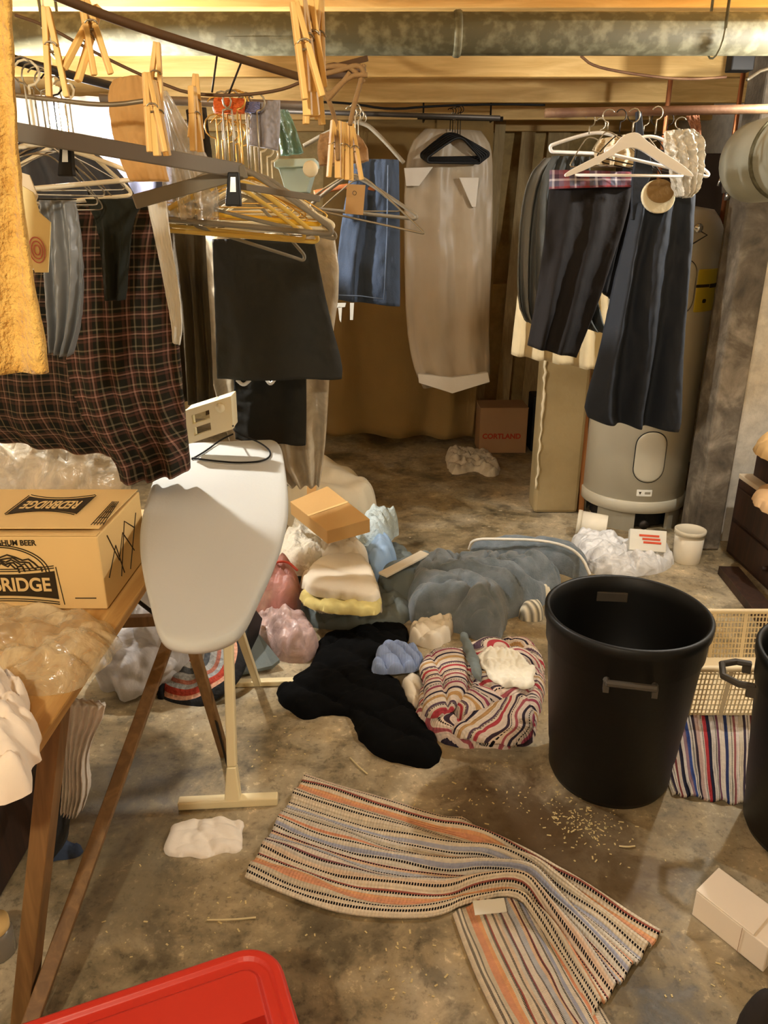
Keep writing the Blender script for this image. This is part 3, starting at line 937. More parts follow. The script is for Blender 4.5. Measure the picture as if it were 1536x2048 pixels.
t = empty('small_box', P(1292, 1100, Z=.0), 'small white box with red lettering standing in the white plastic bag', 'box')
R = Matrix.Rotation(-.2, 3, 'Z') @ Matrix.Rotation(-.5, 3, 'X')
c = P(1294, 1082, Z=.12)
b = MB(); b.box(c, (.165, .05, .10), R); b.build('box_body', mWhiteL, t, bevel=.002)
Mx = basis(Vector(c) + R @ Vector((.0, -.026, .0)), R @ Vector((1, 0, 0)), R @ Vector((0, 0, 1)))
mRedP = M('bright_red_print', (214, 88, 60), bump=0)
b = MB()
for k, (u0, u1, z) in enumerate(((-.04, .05, .022), (-.025, .055, .006), (-.02, .06, -.01))):
    b.prism([Mx @ Vector((u0, z - .005, 0)), Mx @ Vector((u1, z - .005, 0)), Mx @ Vector((u1, z + .005, 0)), Mx @ Vector((u0, z + .005, 0))], (R @ Vector((0, -.0008, 0))))
b.build('red_lettering', mRedP, t)
# ================================================================ FRONT RIGHT: bins, basket, box
mBin = M('black_bin_plastic', (8, 8, 7), rough=.5, var=.35, ns=9, bump=.08, bs=60, spec=.4)
mHandle = M('worn_grey_handle', (74, 68, 60), rough=.5, var=.2, bump=.05)


def trash_can(c, label, hang):
    x, y, _ = c
    t = empty('trash_can', c, label, 'trash can', 'black trash cans')
    b = MB()
    b.lathe([(.0, .012), (.150, .012), (.163, .0), (.172, .02), (.176, .10), (.179, .105), (.206, .43), (.211, .436), (.214, .50), (.220, .505), (.221, .53), (.214, .536), (.207, .53), (.205, .49), (.2, .43), (.166, .03), (0, .028)], c, 80)
    b.build('can_body', mBin, t, smooth=True)
    for a in hang:
        ca, sa = math.cos(a), math.sin(a)
        rd = Vector((ca, sa, 0)); tn = Vector((-sa, ca, 0)); o = Vector(c)
        zz = .44
        ht = MB()
        for s in (-1, 1):
            ht.box(o + rd * .222 + tn * s * .058 + Vector((0, 0, zz - .012)), (.02, .014, .03), Matrix.Rotation(a, 3, 'Z'))
        pts = [o + rd * .215 + tn * -.058 + Vector((0, 0, zz)), o + rd * .236 + tn * -.058 + Vector((0, 0, zz + .004)), o + rd * .236 + tn * .058 + Vector((0, 0, zz + .004)), o + rd * .215 + tn * .058 + Vector((0, 0, zz))]
        if a == hang[0] and label.startswith('partly'):
            pts = [o + rd * .215 + tn * -.055 + Vector((0, 0, zz)), o + rd * .25 + tn * -.055 + Vector((0, 0, zz)), o + rd * .285 + tn * -.03 + Vector((0, 0, zz)), o + rd * .285 + tn * .03 + Vector((0, 0, zz)), o + rd * .25 + tn * .055 + Vector((0, 0, zz)), o + rd * .215 + tn * .055 + Vector((0, 0, zz))]
        ht.tube(pts, .009, 8)
        ht.build('handle', mHandle, t)
        b = MB(); b.box(o + rd * .199 + Vector((0, 0, .47)), (.008, .09, .03), Matrix.Rotation(a, 3, 'Z')); b.build('handle_bracket', mHandle, t, bevel=.002)
    return t


trash_can((.662, 1.81, 0), 'large open black plastic trash can standing in the middle of the floor at right', [-PI / 2 - .22, PI / 2 - .1])
trash_can((1.137, 1.56, 0), 'partly visible black trash can cut off by the right edge of the picture', [PI - .35, -.35])

# rug under the basket
rugA = [(0, (206, 192, 170)), (.05, (64, 54, 68)), (.08, (214, 200, 184)), (.14, (120, 60, 60)), (.17, (200, 184, 168)), (.22, (44, 44, 62)), (.27, (210, 200, 190)), (.31, (150, 120, 130)), (.35, (60, 80, 140)), (.39, (214, 206, 196)), (.44, (60, 50, 60)), (.47, (190, 160, 150)), (.52, (216, 200, 188)), (.57, (176, 60, 64)), (.61, (40, 40, 60)), (.65, (200, 190, 180)), (.72, (110, 70, 90)), (.75, (216, 204, 190)), (.82, (50, 60, 100)), (.86, (206, 196, 180)), (.93, (150, 90, 90)), (.96, (214, 200, 190))]
mRugB = stripes('blue_white_rag_rug', rugA, .30, ((.1, .012), (.25, .012), (.41, .012), (.55, .012), (.7, .012), (.9, .012)))
ribbon('rag_rug', [(1300, 1420), (1318, 1490), (1332, 1560), (1344, 1592)], [(1500, 1410), (1506, 1480), (1502, 1560), (1500, 1616)], 0, mRugB, amp=.006, width=.35, seed=8, nv=70,
       label='blue, white and red striped rag rug under the cream laundry basket', cat='rug', wl=.05)

# laundry basket
mBask = M('cream_basket_plastic', (226, 208, 170), rough=.5, var=.04, bump=.05)
bx0, bx1, by0, by1, bz0, bz1 = .985, 1.66, 2.06, 2.40, .014, .20
t = empty('laundry_basket', ((bx0 + bx1) / 2, (by0 + by1) / 2, bz0), 'cream plastic laundry basket with lattice sides behind the black trash cans', 'laundry basket')


def lattice(a, c, z0, z1, nx, nz_, th=.004):
    """slats between ground points a, c"""
    b = MB(); a = Vector(a); c = Vector(c); d = (c - a); L = d.length; u = d.normalized(); nrm = Vector((u.y, -u.x, 0))
    def q(s, z): return a + u * s + nrm * (.0 + .10 * (z - z0)) + Vector((0, 0, z))
    for i in range(nx + 1):
        s = L * i / nx; b.bar(q(s, z0), q(s, z1), .0035, th, up=nrm)
    for j in range(nz_ + 1):
        z = z0 + (z1 - z0) * j / nz_; b.bar(q(0, z), q(L, z), th, .004, up=(0, 0, 1))
    for i in range(0, nx + 1, 9):
        s = L * i / nx; b.bar(q(s, z0), q(s, z1), .014, th + .001, up=nrm)
    return b


cr = [(bx0, by0), (bx1, by0), (bx1, by1), (bx0, by1)]
for k in range(4):
    a = cr[k]; c = cr[(k + 1) % 4]; L = math.dist(a, c)
    lattice((*a, bz0), (*c, bz0), bz0 * 0 + .0, bz1 - bz0, int(L / .0125), 9).build('lattice_side', mBask, t)
b = MB(); e = .02
rimp = []
for (x, y, sx, sy) in ((bx0, by0, -1, -1), (bx1, by0, 1, -1), (bx1, by1, 1, 1), (bx0, by1, -1, 1)):
    rimp.append(Vector((x + sx * e, y + sy * e, bz1)))
b.tube(chaikin([rimp[0], rimp[0].lerp(rimp[1], .08), rimp[1].lerp(rimp[0], .08), rimp[1], rimp[1].lerp(rimp[2], .1), rimp[2].lerp(rimp[1], .1), rimp[2], rimp[2].lerp(rimp[3], .08), rimp[3].lerp(rimp[2], .08), rimp[3], rimp[3].lerp(rimp[0], .1), rimp[0].lerp(rimp[3], .1)], 2), .011, 8, closed=True, flat=.8)
b.build('rim', mBask, t, smooth=True)
b = MB(); b.box(((bx0 + bx1) / 2, (by0 + by1) / 2, bz0 + .003), (bx1 - bx0, by1 - by0, .006)); b.build('bottom', mBask, t)

# pale box at the right
mBoxW = M('pale_pink_card', (236, 220, 198), rough=.7, var=.04, bump=.08)
t = empty('shoe_box', P(1480, 1880, Z=0), 'pale cardboard box lying on the floor at the lower right', 'box')
Zt = .075
A = P(1437, 1737, Z=Zt); B = P(1392, 1782, Z=Zt); Cc = P(1507, 1872, Z=Zt)
sx = (Cc - B); A2 = B + (A - B); D = Cc + (A - B)
D2 = A + sx * 1.25; C2 = B + sx * 1.25
dn = Vector((0, 0, -(Zt - .002)))
b = MB(); b.prism([B, C2, D2, A], dn); b.build('box_body', mBoxW, t, bevel=.003)
up = Vector((0, 0, .004)); n_ = (A - B).normalized() * .002
b = MB(); b.prism([B, Cc, D, A], up); b.build('lid_flap', mBoxW, t, bevel=.0015)
b = MB(); off = (B - A).normalized() * .001
f0 = B + sx * .82 + off; b.prism([f0, f0 + dn, f0 + sx * .006 + dn, f0 + sx * .006], off); b.build('fold_crease', mCardDim, t)
heap('dark_bag', [(1475, 2040), (1490, 1985), (1540, 1960), (1620, 1990), (1640, 2100), (1500, 2120)], 0, .12, M('dark_cloth', (40, 34, 30), rough=.8), [(.6, .08, .03)], edge=.04, crump=.02, seed=31,
     label='dark cloth bag in the bottom right corner', cat='bag')

# ================================================================ FRONT: rugs, paper, red tote
rb = [(0, (228, 212, 186)), (.09, (214, 198, 172)), (.13, (226, 160, 122)), (.19, (234, 172, 122)), (.22, (226, 212, 186)), (.26, (170, 100, 88)), (.275, (226, 210, 184)), (.33, (226, 200, 172)), (.37, (212, 204, 190)), (.41, (150, 96, 96)), (.425, (228, 214, 196)), (.48, (190, 190, 194)), (.52, (228, 194, 160)), (.55, (186, 120, 112)), (.565, (222, 212, 194)), (.62, (170, 172, 188)), (.65, (226, 214, 194)), (.7, (226, 156, 120)), (.725, (220, 208, 188)), (.78, (206, 192, 168)), (.83, (226, 216, 200)), (.88, (180, 182, 196)), (.91, (228, 214, 190)), (.95, (214, 198, 172))]
dl = ((.035, .016), (.075, .016), (.25, .014), (.32, .016), (.395, .016), (.47, .014), (.545, .016), (.60, .014), (.68, .014), (.77, .016), (.86, .014), (.94, .016))
mRug = stripes('cream_orange_rag_rug', rb, .32, dl)
ribbon('rag_rug', [(905, 1832), (925, 1890), (955, 1965), (1002, 2060), (1035, 2120)], [(1055, 1760), (1110, 1860), (1165, 1960), (1225, 2060), (1262, 2120)], 0, mRug, amp=.006, width=.26, nu=70, nv=100, seed=3,
       label='striped rag rug running out of the bottom edge under the twisted rug', cat='rug', wl=.04)
rug2 = bpy.data.objects[-1] if False else [o for o in C.objects if o.name.startswith('rag_rug')][-1]
b = MB(); b.prism([P(945, 1803, Z=.022), P(1008, 1797, Z=.022), P(1014, 1824, Z=.022), P(950, 1831, Z=.022)], (0, 0, .002)); b.build('care_label', mWhiteL, rug2)
ribbon('rag_rug', [(490, 1757), (600, 1803), (690, 1832), (800, 1840), (880, 1836), (935, 1808), (1030, 1797), (1075, 1850), (1130, 1930), (1185, 2038)],
       [(612, 1553), (690, 1578), (780, 1603), (860, 1630), (935, 1650), (1010, 1690), (1080, 1728), (1160, 1775), (1240, 1818), (1326, 1868)], .004, mRug, amp=.012, width=.44, nu=120, nv=240, seed=6,
       humps=((1010, 1740, .10, .014), (930, 1640, .03, .02), (1055, 1790, .06, .012)), label='cream and orange striped rag rug twisted in the middle in the foreground', cat='rug', wl=.05)

mCloth = M('off_white_cloth', (246, 236, 222), rough=.9, var=.04, bump=.3, bs=120)
heap('folded_cloth', [(330, 1690), (340, 1648), (368, 1636), (470, 1632), (486, 1645), (478, 1672), (488, 1692), (478, 1706), (430, 1710), (395, 1717), (345, 1712), (328, 1703)], 0, .015, mCloth,
     [(.2, .08, .012), (1.7, .06, .008)], edge=.015, crump=.006, seed=41, cell=.005, label='small folded white cloth on the floor before the ironing board foot', cat='cloth')
# red tote
mRed = M('red_plastic', (200, 52, 38), rough=.38, var=.04, ns=4, bump=.03, spec=.5)
mRed2 = M('dark_red_recess', (160, 26, 16), rough=.4, bump=0, var=.04)
zt = .30
q = [P(115, 2040, Z=zt), P(520, 1902, Z=zt), P(625, 2055, Z=zt)]
u = (q[0] - q[1]).normalized(); v = (q[2] - q[1]).normalized()
v = (v - u * v.dot(u)).normalized()
o0 = q[1]
LW, LH = .62, .42


def rrect(o0, u, v, L, W, r, z, ins=0):
    pts = []
    for (cx_, cy_, st) in ((r, r, PI), (L - r, r, 1.5 * PI), (L - r, W - r, 0), (r, W - r, PI / 2)):
        for k in range(9):
            a = st + k * PI / 16
            pts.append(o0 + u * (cx_ + (r - ins) * math.cos(a)) + v * (cy_ + (r - ins) * math.sin(a)) + Vector((0, 0, z)))
    return pts


o0 = o0 - v * .02 - u * .03
t = empty('storage_tote', o0 + u * LW / 2 + v * LH / 2 - Vector((0, 0, zt)), 'red plastic storage tote with rounded lid at the bottom edge', 'storage tote')


def loft(rings, cap=True):
    V = []; F = []; n = len(rings[0])
    for r in rings: V += r
    for i in range(len(rings) - 1):
        for k in range(n): l = (k + 1) % n; F.append((i * n + k, i * n + l, (i + 1) * n + l, (i + 1) * n + k))
    if cap: F.append(tuple(range(n))[::-1]); F.append(tuple(range((len(rings) - 1) * n, len(rings) * n)))
    b = MB(); b.add(V, F); return b


rr = .07
loft([rrect(o0, u, v, LW, LH, rr, -.035), rrect(o0, u, v, LW, LH, rr, -.006), rrect(o0, u, v, LW, LH, rr, 0, .006), rrect(o0, u, v, LW, LH, rr, 0, .018), rrect(o0, u, v, LW, LH, rr, -.006, .024), rrect(o0, u, v, LW, LH, rr, -.006, .040), rrect(o0, u, v, LW, LH, rr, .003, .048)]).build('lid', mRed, t, bevel=.002)
loft([rrect(o0, u, v, LW, LH, rr, -zt, .05), rrect(o0, u, v, LW, LH, rr, -.035, .015)]).build('tote_body', mRed, t)
b = MB(); b.prism([o0 + u * .05 + v * .14 + Vector((0, 0, .0035)), o0 + u * .10 + v * .14 + Vector((0, 0, .0035)), o0 + u * .10 + v * .34 + Vector((0, 0, .0035)), o0 + u * .05 + v * .34 + Vector((0, 0, .0035))], (0, 0, .0015))
b.build('latch_panel', mRed2, t, bevel=.001)

# floor litter: uncountable crumbs, plus single straws
random.seed(9)
b = MB()
spots = [(1170, 1650, 70, 38, 150), (1130, 1600, 50, 60, 50), (960, 1610, 110, 40, 50), (1000, 1530, 60, 20, 10), (560, 1500, 60, 50, 30), (1200, 1700, 120, 40, 26), (420, 1850, 300, 90, 50), (800, 1960, 120, 80, 40), (1420, 1180, 60, 30, 16), (1400, 1950, 90, 40, 14)]
for cx_, cy_, sx_, sy_, n in spots:
    for _ in range(n):
        p = P(cx_ + random.gauss(0, sx_ * .6), min(cy_ + random.gauss(0, sy_ * .6), 2060), Z=0.001)
        s = random.uniform(.0012, .004); a = random.uniform(0, PI)
        b.box(p, (s * random.uniform(1, 3.5), s, .001), Matrix.Rotation(a, 3, 'Z'))
tag(b.build('floor_crumbs', M('pale_crumbs', (206, 184, 130), bump=0, var=.2)), 'pale crumbs and wood shavings scattered over the concrete floor', 'crumbs', kind='stuff')
mStraw = M('straw', (214, 196, 150), bump=0)
for (a, c_, lab) in (((414, 1840), (512, 1835), 'pale thin straw on the floor above the red tote'), ((700, 1515), (735, 1548), 'curled pale shred on the floor below the black trousers'),
                     ((1238, 1692), (1270, 1692), 'short pale straw on the floor just above the twisted rug')):
    bb = MB(); bb.tube(chaikin([P(*a, Z=.003), P((a[0] + c_[0]) / 2, (a[1] + c_[1]) / 2 + 2, Z=.005), P(*c_, Z=.003)], 2, False), .0022, 6)
    tag(bb.build('straw', mStraw, smooth=True), lab, 'straw')
# ================================================================ LEFT: wooden folding table and what is on it
mTable = wood('varnished_table_wood', (176, 132, 72), (216, 176, 112), 'Y')
mLeg = wood('brown_leg_wood', (104, 74, 38), (138, 102, 58), 'Z')
TZ = .735
t = empty('folding_table', (-.9, 1.4, 0), 'old wooden folding table at the left edge carrying the beer carton', 'table')
b = MB()
pl_ = [(-.60, .84), (-.555, .90), (-.55, 1.0), (-.55, 2.05), (-1.35, 2.05), (-1.35, .84)]
b.prism([(x, y, TZ - .022) for x, y in pl_], (0, 0, .022)); b.build('tabletop', mTable, t, bevel=.004)


def legb(a, c, w, h, name='leg', m=None, up=(0, 1, 0)):
    b = MB(); b.bar(a, c, w, h, up=up); return b.build(name, m or mLeg, t, bevel=.002)


legb((-.725, 1.04, 0), (-.578, 1.12, TZ - .022), .034, .045)
la = Vector((-.695, .828, 0)); lb = Vector((-.563, 1.757, .5)); 
legb(la, lb + (lb - la) * .40, .030, .024)
legb(P(450, 1510, Z=0), P(383, 1285, Z=.52), .026, .024)
legb((-1.25, 1.04, 0), (-1.25, 1.12, TZ - .022), .034, .045)
legb(P(236, 1243, Z=.52), P(345, 1238, Z=.52), .022, .03, 'cross_rail', up=(0, 0, 1))
b = MB(); b.tube([P(268, 1196, Z=.60), P(392, 1292, Z=.47)], .0055, 8); b.build('brace_rod', mIron, t, smooth=True)
b = MB(); b.tube([P(395, 1300, Z=.44), P(455, 1530, Z=.02)], .004, 8); b.build('brace_rod', mIron, t, smooth=True)

# ---- the beer carton
bx, by, bzt = -.592, 1.43, .168
X1 = bx; X0 = bx - .46; Y0 = by; Y1 = by + .285; Z0 = TZ + .002; Z1 = Z0 + bzt
mCardB = M('printed_cardboard', (226, 192, 130), rough=.85, var=.05, ns=5, bump=.08, bs=150)
t = empty('beer_carton', ((X0 + X1) / 2, (Y0 + Y1) / 2, Z0), 'brown beer carton printed REDBRIDGE standing on the table at left', 'box')
b = MB(); b.box(((X0 + X1) / 2, (Y0 + Y1) / 2, (Z0 + Z1) / 2), (X1 - X0, Y1 - Y0, Z1 - Z0)); b.build('carton_body', mCardB, t, bevel=.003)
RXf = Matrix.Rotation(.045, 3, 'X')
b = MB(); b.box(((X0 + X1) / 2, Y0 + .15, Z1 + .0085), (X1 - X0 - .004, .262, .003), Matrix.Rotation(-.02, 3, 'X')); b.build('top_flap', mCardB, t, bevel=.001)
b = MB(); b.box(((X0 + X1) / 2, Y0 + .010, Z1 + .0025), (X1 - X0 - .004, .018, .002)); b.build('front_lip', mCardB, t)


def banner(cx_, cz, wd, ht, Mx, flare=.3):
    """dark banner with concave top and bottom"""
    pts = []
    for k in range(13):
        s = k / 12 * 2 - 1
        pts.append((s * wd / 2, -ht / 2 * (1 - flare * (1 - s * s))))
    for k in range(13):
        s = 1 - k / 12 * 2
        pts.append((s * wd / 2, ht / 2 * (1 - flare * (1 - s * s))))
    return [Mx @ Vector((x + cx_, y + cz, 0)) for x, y in pts]


Mf = basis((0, Y0 - .0006, 0), (1, 0, 0), (0, 0, 1))
nrm = Vector((0, -.0005, 0))
zc = P(60, 1170, Y=Y0).z
xr = P(112, 1170, Y=Y0).x
bw = .215; bcx = xr - bw / 2
b = MB(); b.prism(banner(bcx, zc, bw + .004, .066, Mf, .25), nrm); b.build('banner_print', mDarkInk, t)
text_part('brand_lettering', 'REDBRIDGE', .043, basis((bcx, Y0 - .0016, zc), (1, 0, 0), (0, 0, 1)), mCardB, t, .0011, .86)
b = MB()
for s in (.007, .012):
    top = [Mf @ Vector((x, z, 0)) for x, z in [(bcx + bw / 2 * k / 10 * 1.02, zc + .033 * (1 - .25 * (1 - (k / 10) ** 2)) + s) for k in range(-10, 11)]]
    b.tube([p + nrm for p in top], .0011, 4)
    bot = [p for p in [Mf @ Vector((bcx + bw / 2 * k / 10 * 1.02, zc - .033 * (1 - .25 * (1 - (k / 10) ** 2)) - s, 0)) for k in range(-10, 11)]]
    b.tube([p + nrm for p in bot], .0011, 4)
b.tube([Mf @ Vector((bcx + bw / 2 + .006, zc + .042, 0)), Mf @ Vector((bcx + bw / 2 + .012, zc - .046, 0))], .0011, 4)
# arch above the banner with picture lines
for r1 in (.092, .099):
    b.tube([Mf @ Vector((bcx + r1 * math.cos(PI * k / 24), zc + .03 + r1 * .62 * math.sin(PI * k / 24), -.0)) for k in range(25)], .0014, 4)
for k in range(5):
    rr_ = .084 - k * .012
    b.tube([Mf @ Vector((bcx + rr_ * math.cos(PI * q_ / 16) * 1.0, zc + .032 + rr_ * .42 * math.sin(PI * q_ / 16) + .004 * math.sin(q_ * 2.1 + k), 0)) for q_ in range(17)], .0022, 4)
b.build('picture_print', mDarkInk, t)
text_part('slogan_lettering', 'SORGHUM BEER', .017, basis((P(30, 1089, Y=Y0).x - .012, Y0 - .001, P(60, 1086, Y=Y0).z), (1, 0, 0), (0, 0, 1)), mDarkInk, t, .0004, .9)
b = MB(); b.box((P(172, 1197, Y=Y0).x, Y0 - .0008, P(172, 1196, Y=Y0).z), (.045, .0006, .0022)); b.build('small_print', mDarkInk, t)
# top print, upside down
tc = P(104, 1010, Z=Z1 + .0115)
Mt = basis((tc.x, tc.y, Z1 + .0122 - .02 * (tc.y - Y0 - .15) + .0), (-1, 0, 0), (0, -1, 0))
b = MB(); b.prism(banner(0, 0, .150, .112, Mt, .35), (0, 0, .0005)); b.build('banner_print', mDarkInk, t)
Mt2 = Mt.copy(); Mt2.translation = Mt.translation + Vector((0, 0, .0012))
text_part('brand_lettering', 'REDBRIDGE', .0335, Mt2 @ Matrix.Scale(2.0, 4, Vector((0, 1, 0))), mCardB, t, .0006, .72)
b = MB()
for s in (-1, 1):
    b.tube([Mt2 @ Vector((s * .078, .06 * k, 0)) for k in (-1, 0, 1)], .001, 4)
    b.tube([Mt2 @ Vector((.075 * k / 8, s * (.062 * (1 - .35 * (1 - (k / 8) ** 2)) + .003), 0)) for k in range(-8, 9)], .0011, 4)
for k in range(5):
    b.tube([P(182 + k * 6, 1050, Z=Z1 + .0125), P(225 + k * 3, 1003, Z=Z1 + .0125)], .0009, 4)
for k in range(4):
    b.tube([P(186 + k * 12, 1046 - k * 11, Z=Z1 + .0125), P(208 + k * 8, 1046 - k * 11, Z=Z1 + .0125)], .0008, 4)
b.build('picture_print', mDarkInk, t)
# dark hand-drawn looking lines on the carton's side
b = MB()
for pts in ([(.05, .15), (.10, .07), (.14, .12), (.20, .05)], [(.10, .03), (.16, .14), (.22, .10)], [(.03, .06), (.09, .11), (.12, .03)], [(.16, .02), (.24, .13)]):
    b.tube([(X1 + .0005, Y0 + y, Z0 + z) for y, z in pts], .0016, 4)
b.build('side_print', mDarkInk, t)

# ---- plastic on the table
mClear = plastic_film('clear_yellowed_plastic', (240, 222, 180), .34, .12, 14)
mClear2 = plastic_film('clear_milky_plastic', (226, 214, 190), .6, .2, 12)
heap('plastic_sheet', [(-80, 1215), (60, 1205), (180, 1215), (230, 1245), (238, 1275), (225, 1310), (190, 1345), (150, 1385), (60, 1395), (-90, 1390)], TZ + .001, .045, mClear, [(1.4, .09, .022), (1.9, .05, .012)], edge=.04,
     crump=.018, crs=14, seed=51, label='crumpled clear plastic sheet on the table in front of the beer carton', cat='plastic sheet')
heap('plastic_bag', [(-90, 1010), (-80, 905), (30, 880), (130, 900), (230, 912), (262, 940), (256, 985), (180, 1000)], TZ + .001, .17, mClear2, [(.9, .10, .03), (2.3, .07, .02)], edge=.07, crump=.04, crs=16, seed=52,
     label='milky plastic bag heaped on the table behind the beer carton', cat='plastic bag')
mLinen = M('white_linen', (238, 222, 202), rough=.9, var=.05, ns=14, bump=.25, bs=60)
o = heap('folded_sheet', [(-110, 1345), (20, 1342), (48, 1352), (60, 1400), (74, 1440), (66, 1500), (48, 1550), (34, 1600), (-120, 1640)], TZ + .001, .085, mLinen, [(.2, .07, .03), (1.8, .09, .035), (1.0, .05, .02)],
         edge=.03, crump=.02, crs=30, cell=.006, rag=.02, seed=53, label='rumpled white sheet piled on the near left corner of the table', cat='sheet')
b = MB(); b.box((-.56, 1.985, TZ + .012), (.05, .03, .022)); b.box((-.56, 1.985, TZ + .035), (.036, .02, .03))
tag(b.build('plastic_clip', mTubW, bevel=.003), 'small cream plastic clip on the table edge behind the beer carton', 'clip')

# ---- under and beside the table
mTrash = plastic_film('white_bin_liner', (226, 224, 226), .92, .35, 6)
c = P(285, 1330, Z=.12)
blob('rubbish_bag', (P(270, 1300, Z=.14).x, P(270, 1330, Z=.1).y + .05, .118), (.155, .15, .15), mTrash, .16, 1.8, 3, label='full white bin liner on the floor under the table', cat='rubbish bag')
blob('plastic_bag', (P(302, 1200, Z=.34).x, P(302, 1200, Z=.34).y + .06, .2), (.11, .12, .22), mTrash, .16, 2.0, 9, label='taller white plastic bag standing behind the table edge beside the ironing board', cat='plastic bag')
mLace = M('white_lace', (222, 214, 202), rough=.9, var=.2, ns=40, bump=.6, bs=80)
garment('lace_curtain', [(120, 1398, 212, 1410), (124, 1450, 205, 1440), (128, 1500, 188, 1470), (130, 1540, 172, 1520), (128, 1580, 180, 1575), (128, 1615, 165, 1620)], 1.30, mLace, thick=.02, nf=6, amp=.012, seed=3,
        label='gathered white lace cloth hanging down beside the near table leg', cat='curtain')
mDenim = M('blue_denim', (58, 70, 92), rough=.9, var=.2, ns=20, bump=.3, bs=150)
mDarkGrey = M('charcoal_cloth', (46, 48, 50), rough=.9, var=.2, ns=20, bump=.3)
garment('jacket', [(98, 1530, 150, 1540), (92, 1600, 140, 1610), (88, 1700, 128, 1690)], 1.34, mDarkGrey, thick=.035, nf=2, amp=.01, seed=2, label='charcoal garment hanging behind the near table leg', cat='jacket')
heap('jeans', [(88, 1725), (95, 1680), (120, 1672), (150, 1676), (168, 1690), (160, 1710), (120, 1718)], 0, .05, mDenim, [(.6, .06, .02)], edge=.02, crump=.01, seed=5, cell=.006, label='blue denim crumpled on the floor under the table', cat='jeans')
b = MB(); b.box((-1.17, 1.42, .17), (.5, .6, .34)); t = b.build('wooden_chest', mDress, bevel=.006); tag(t, 'dark wooden chest standing in the shadow under the table', 'chest')
b = MB(); b.box((-1.17, 1.42, .35), (.52, .62, .02)); b.build('lid', mDress, t, bevel=.003)
tb = P(8, 1905, Z=0)
t = empty('glass_jar', (tb.x - .01, tb.y + .0, 0), 'small glass jar with tan lid on the floor at the lower left edge', 'jar')
b = MB(); b.lathe([(.032, 0), (.036, .006), (.036, .06), (.028, .072)], (tb.x - .01, tb.y, 0), 28); b.build('jar_body', M('smoky_glass', (120, 112, 100), rough=.1, bump=0, spec=.8), t, smooth=True)
b = MB(); b.lathe([(.031, .07), (.033, .072), (.033, .09), (.0, .092)], (tb.x - .01, tb.y, 0), 28); b.build('lid', mCardB, t, smooth=True)

# crocheted round rug hung over something low
mCro = None
m, nt, bb_ = nodes_mat('crochet_rings')
sep = nt.nodes.new('ShaderNodeSeparateXYZ'); nt.links.new(coord(nt, 'UV'), sep.inputs[0])
col = ramp(nt, sep.outputs[0], [(0, lin((150, 60, 50))), (.12, lin((190, 186, 176))), (.26, lin((96, 100, 104))), (.36, lin((176, 176, 170))), (.5, lin((190, 120, 100))), (.56, lin((180, 184, 184))), (.66, lin((196, 74, 54))), (.76, lin((226, 170, 140))), (.84, lin((28, 28, 30)))], 'CONSTANT')
nn = noisen(nt, 80, 3, coord(nt, 'Object'))
col = mixc(nt, .6, col, ramp(nt, nn, [(.3, G(.35)), (.65, G(1))]), 'MULTIPLY')
nt.links.new(col, bb_.inputs['Base Color']); bb_.inputs['Roughness'].default_value = .95
bumpn(nt, nn, bb_, .9, .006)
mCro = m
V = []; F = []; UV = []
cc = P(378, 1325, Z=.10); NR, NA = 26, 72
tilt = Matrix.Rotation(.35, 3, 'X') @ Matrix.Rotation(-.25, 3, 'Y')
for side in (0, 1):
    for i in range(NR):
        for k in range(NA):
            r = i / (NR - 1); a = 2 * PI * k / NA
            rad = .185 * r
            z = .012 * math.sin(i * 1.2) * .25 - .05 * r * r + .012 * nz(math.cos(a) * 2, math.sin(a) * 2, r)
            p = tilt @ Vector((rad * math.cos(a), rad * math.sin(a), z - side * .016 * (1 if i < NR - 1 else .6)))
            V.append(cc + p + Vector((0, .04, 0.0))); UV.append((r * .999, a / 6.3))
for i in range(NR - 1):
    for k in range(NA):
        l = (k + 1) % NA
        F.append((i * NA + k, (i + 1) * NA + k, (i + 1) * NA + l, i * NA + l)); o_ = NR * NA
        F.append((o_ + i * NA + k, o_ + i * NA + l, o_ + (i + 1) * NA + l, o_ + (i + 1) * NA + k))
for k in range(NA):
    l = (k + 1) % NA; i = NR - 1; F.append((i * NA + k, NR * NA + i * NA + k, NR * NA + i * NA + l, i * NA + l))
mb = MB(); mb.add(V, F, UV)
tag(mb.build('crochet_rug', mCro, smooth=True), 'round crocheted rug with grey, red and black rings behind the ironing board legs', 'rug')
heap('dark_cloth', [(325, 1405), (335, 1380), (420, 1370), (480, 1330), (500, 1260), (470, 1225), (440, 1300), (380, 1330), (340, 1350), (310, 1390)], 0, .05, M('black_cloth', (22, 21, 22), rough=.95, bump=.2), [(.5, .06, .01)], edge=.03, seed=12,
     label='black cloth under the round crocheted rug', cat='cloth')

# ================================================================ IRONING BOARD
mCover = M('ironing_cover', (190, 190, 184), rough=.8, var=.03, ns=3, bump=.15, bs=120)
mCreamM = M('cream_enamelled_metal', (238, 222, 178), rough=.4, var=.04, bump=.03, metal=.1)
BZ = .85
n0 = P(398, 1284, Z=BZ); ang = math.atan2(-.165, 1.0)
ax = Vector((math.sin(ang), math.cos(ang), 0)); sd = Vector((ax.y, -ax.x, 0))
prof = [(0, 0.0), (.004, .022), (.014, .044), (.035, .064), (.08, .080), (.15, .096), (.3, .130), (.45, .158), (.6, .176), (.8, .184), (1.1, .184), (1.24, .178), (1.29, .16), (1.30, .14)]
t = empty('ironing_board', n0 + ax * .65 - Vector((0, 0, BZ)), 'ironing board with pale cover and cream metal legs, standing left of centre', 'ironing board')
right = [n0 + ax * a + sd * w_ for a, w_ in prof]; left = [n0 + ax * a - sd * w_ for a, w_ in prof[1:]][::-1]
ol = chaikin(right + left, 2)
cen = n0 + ax * .7


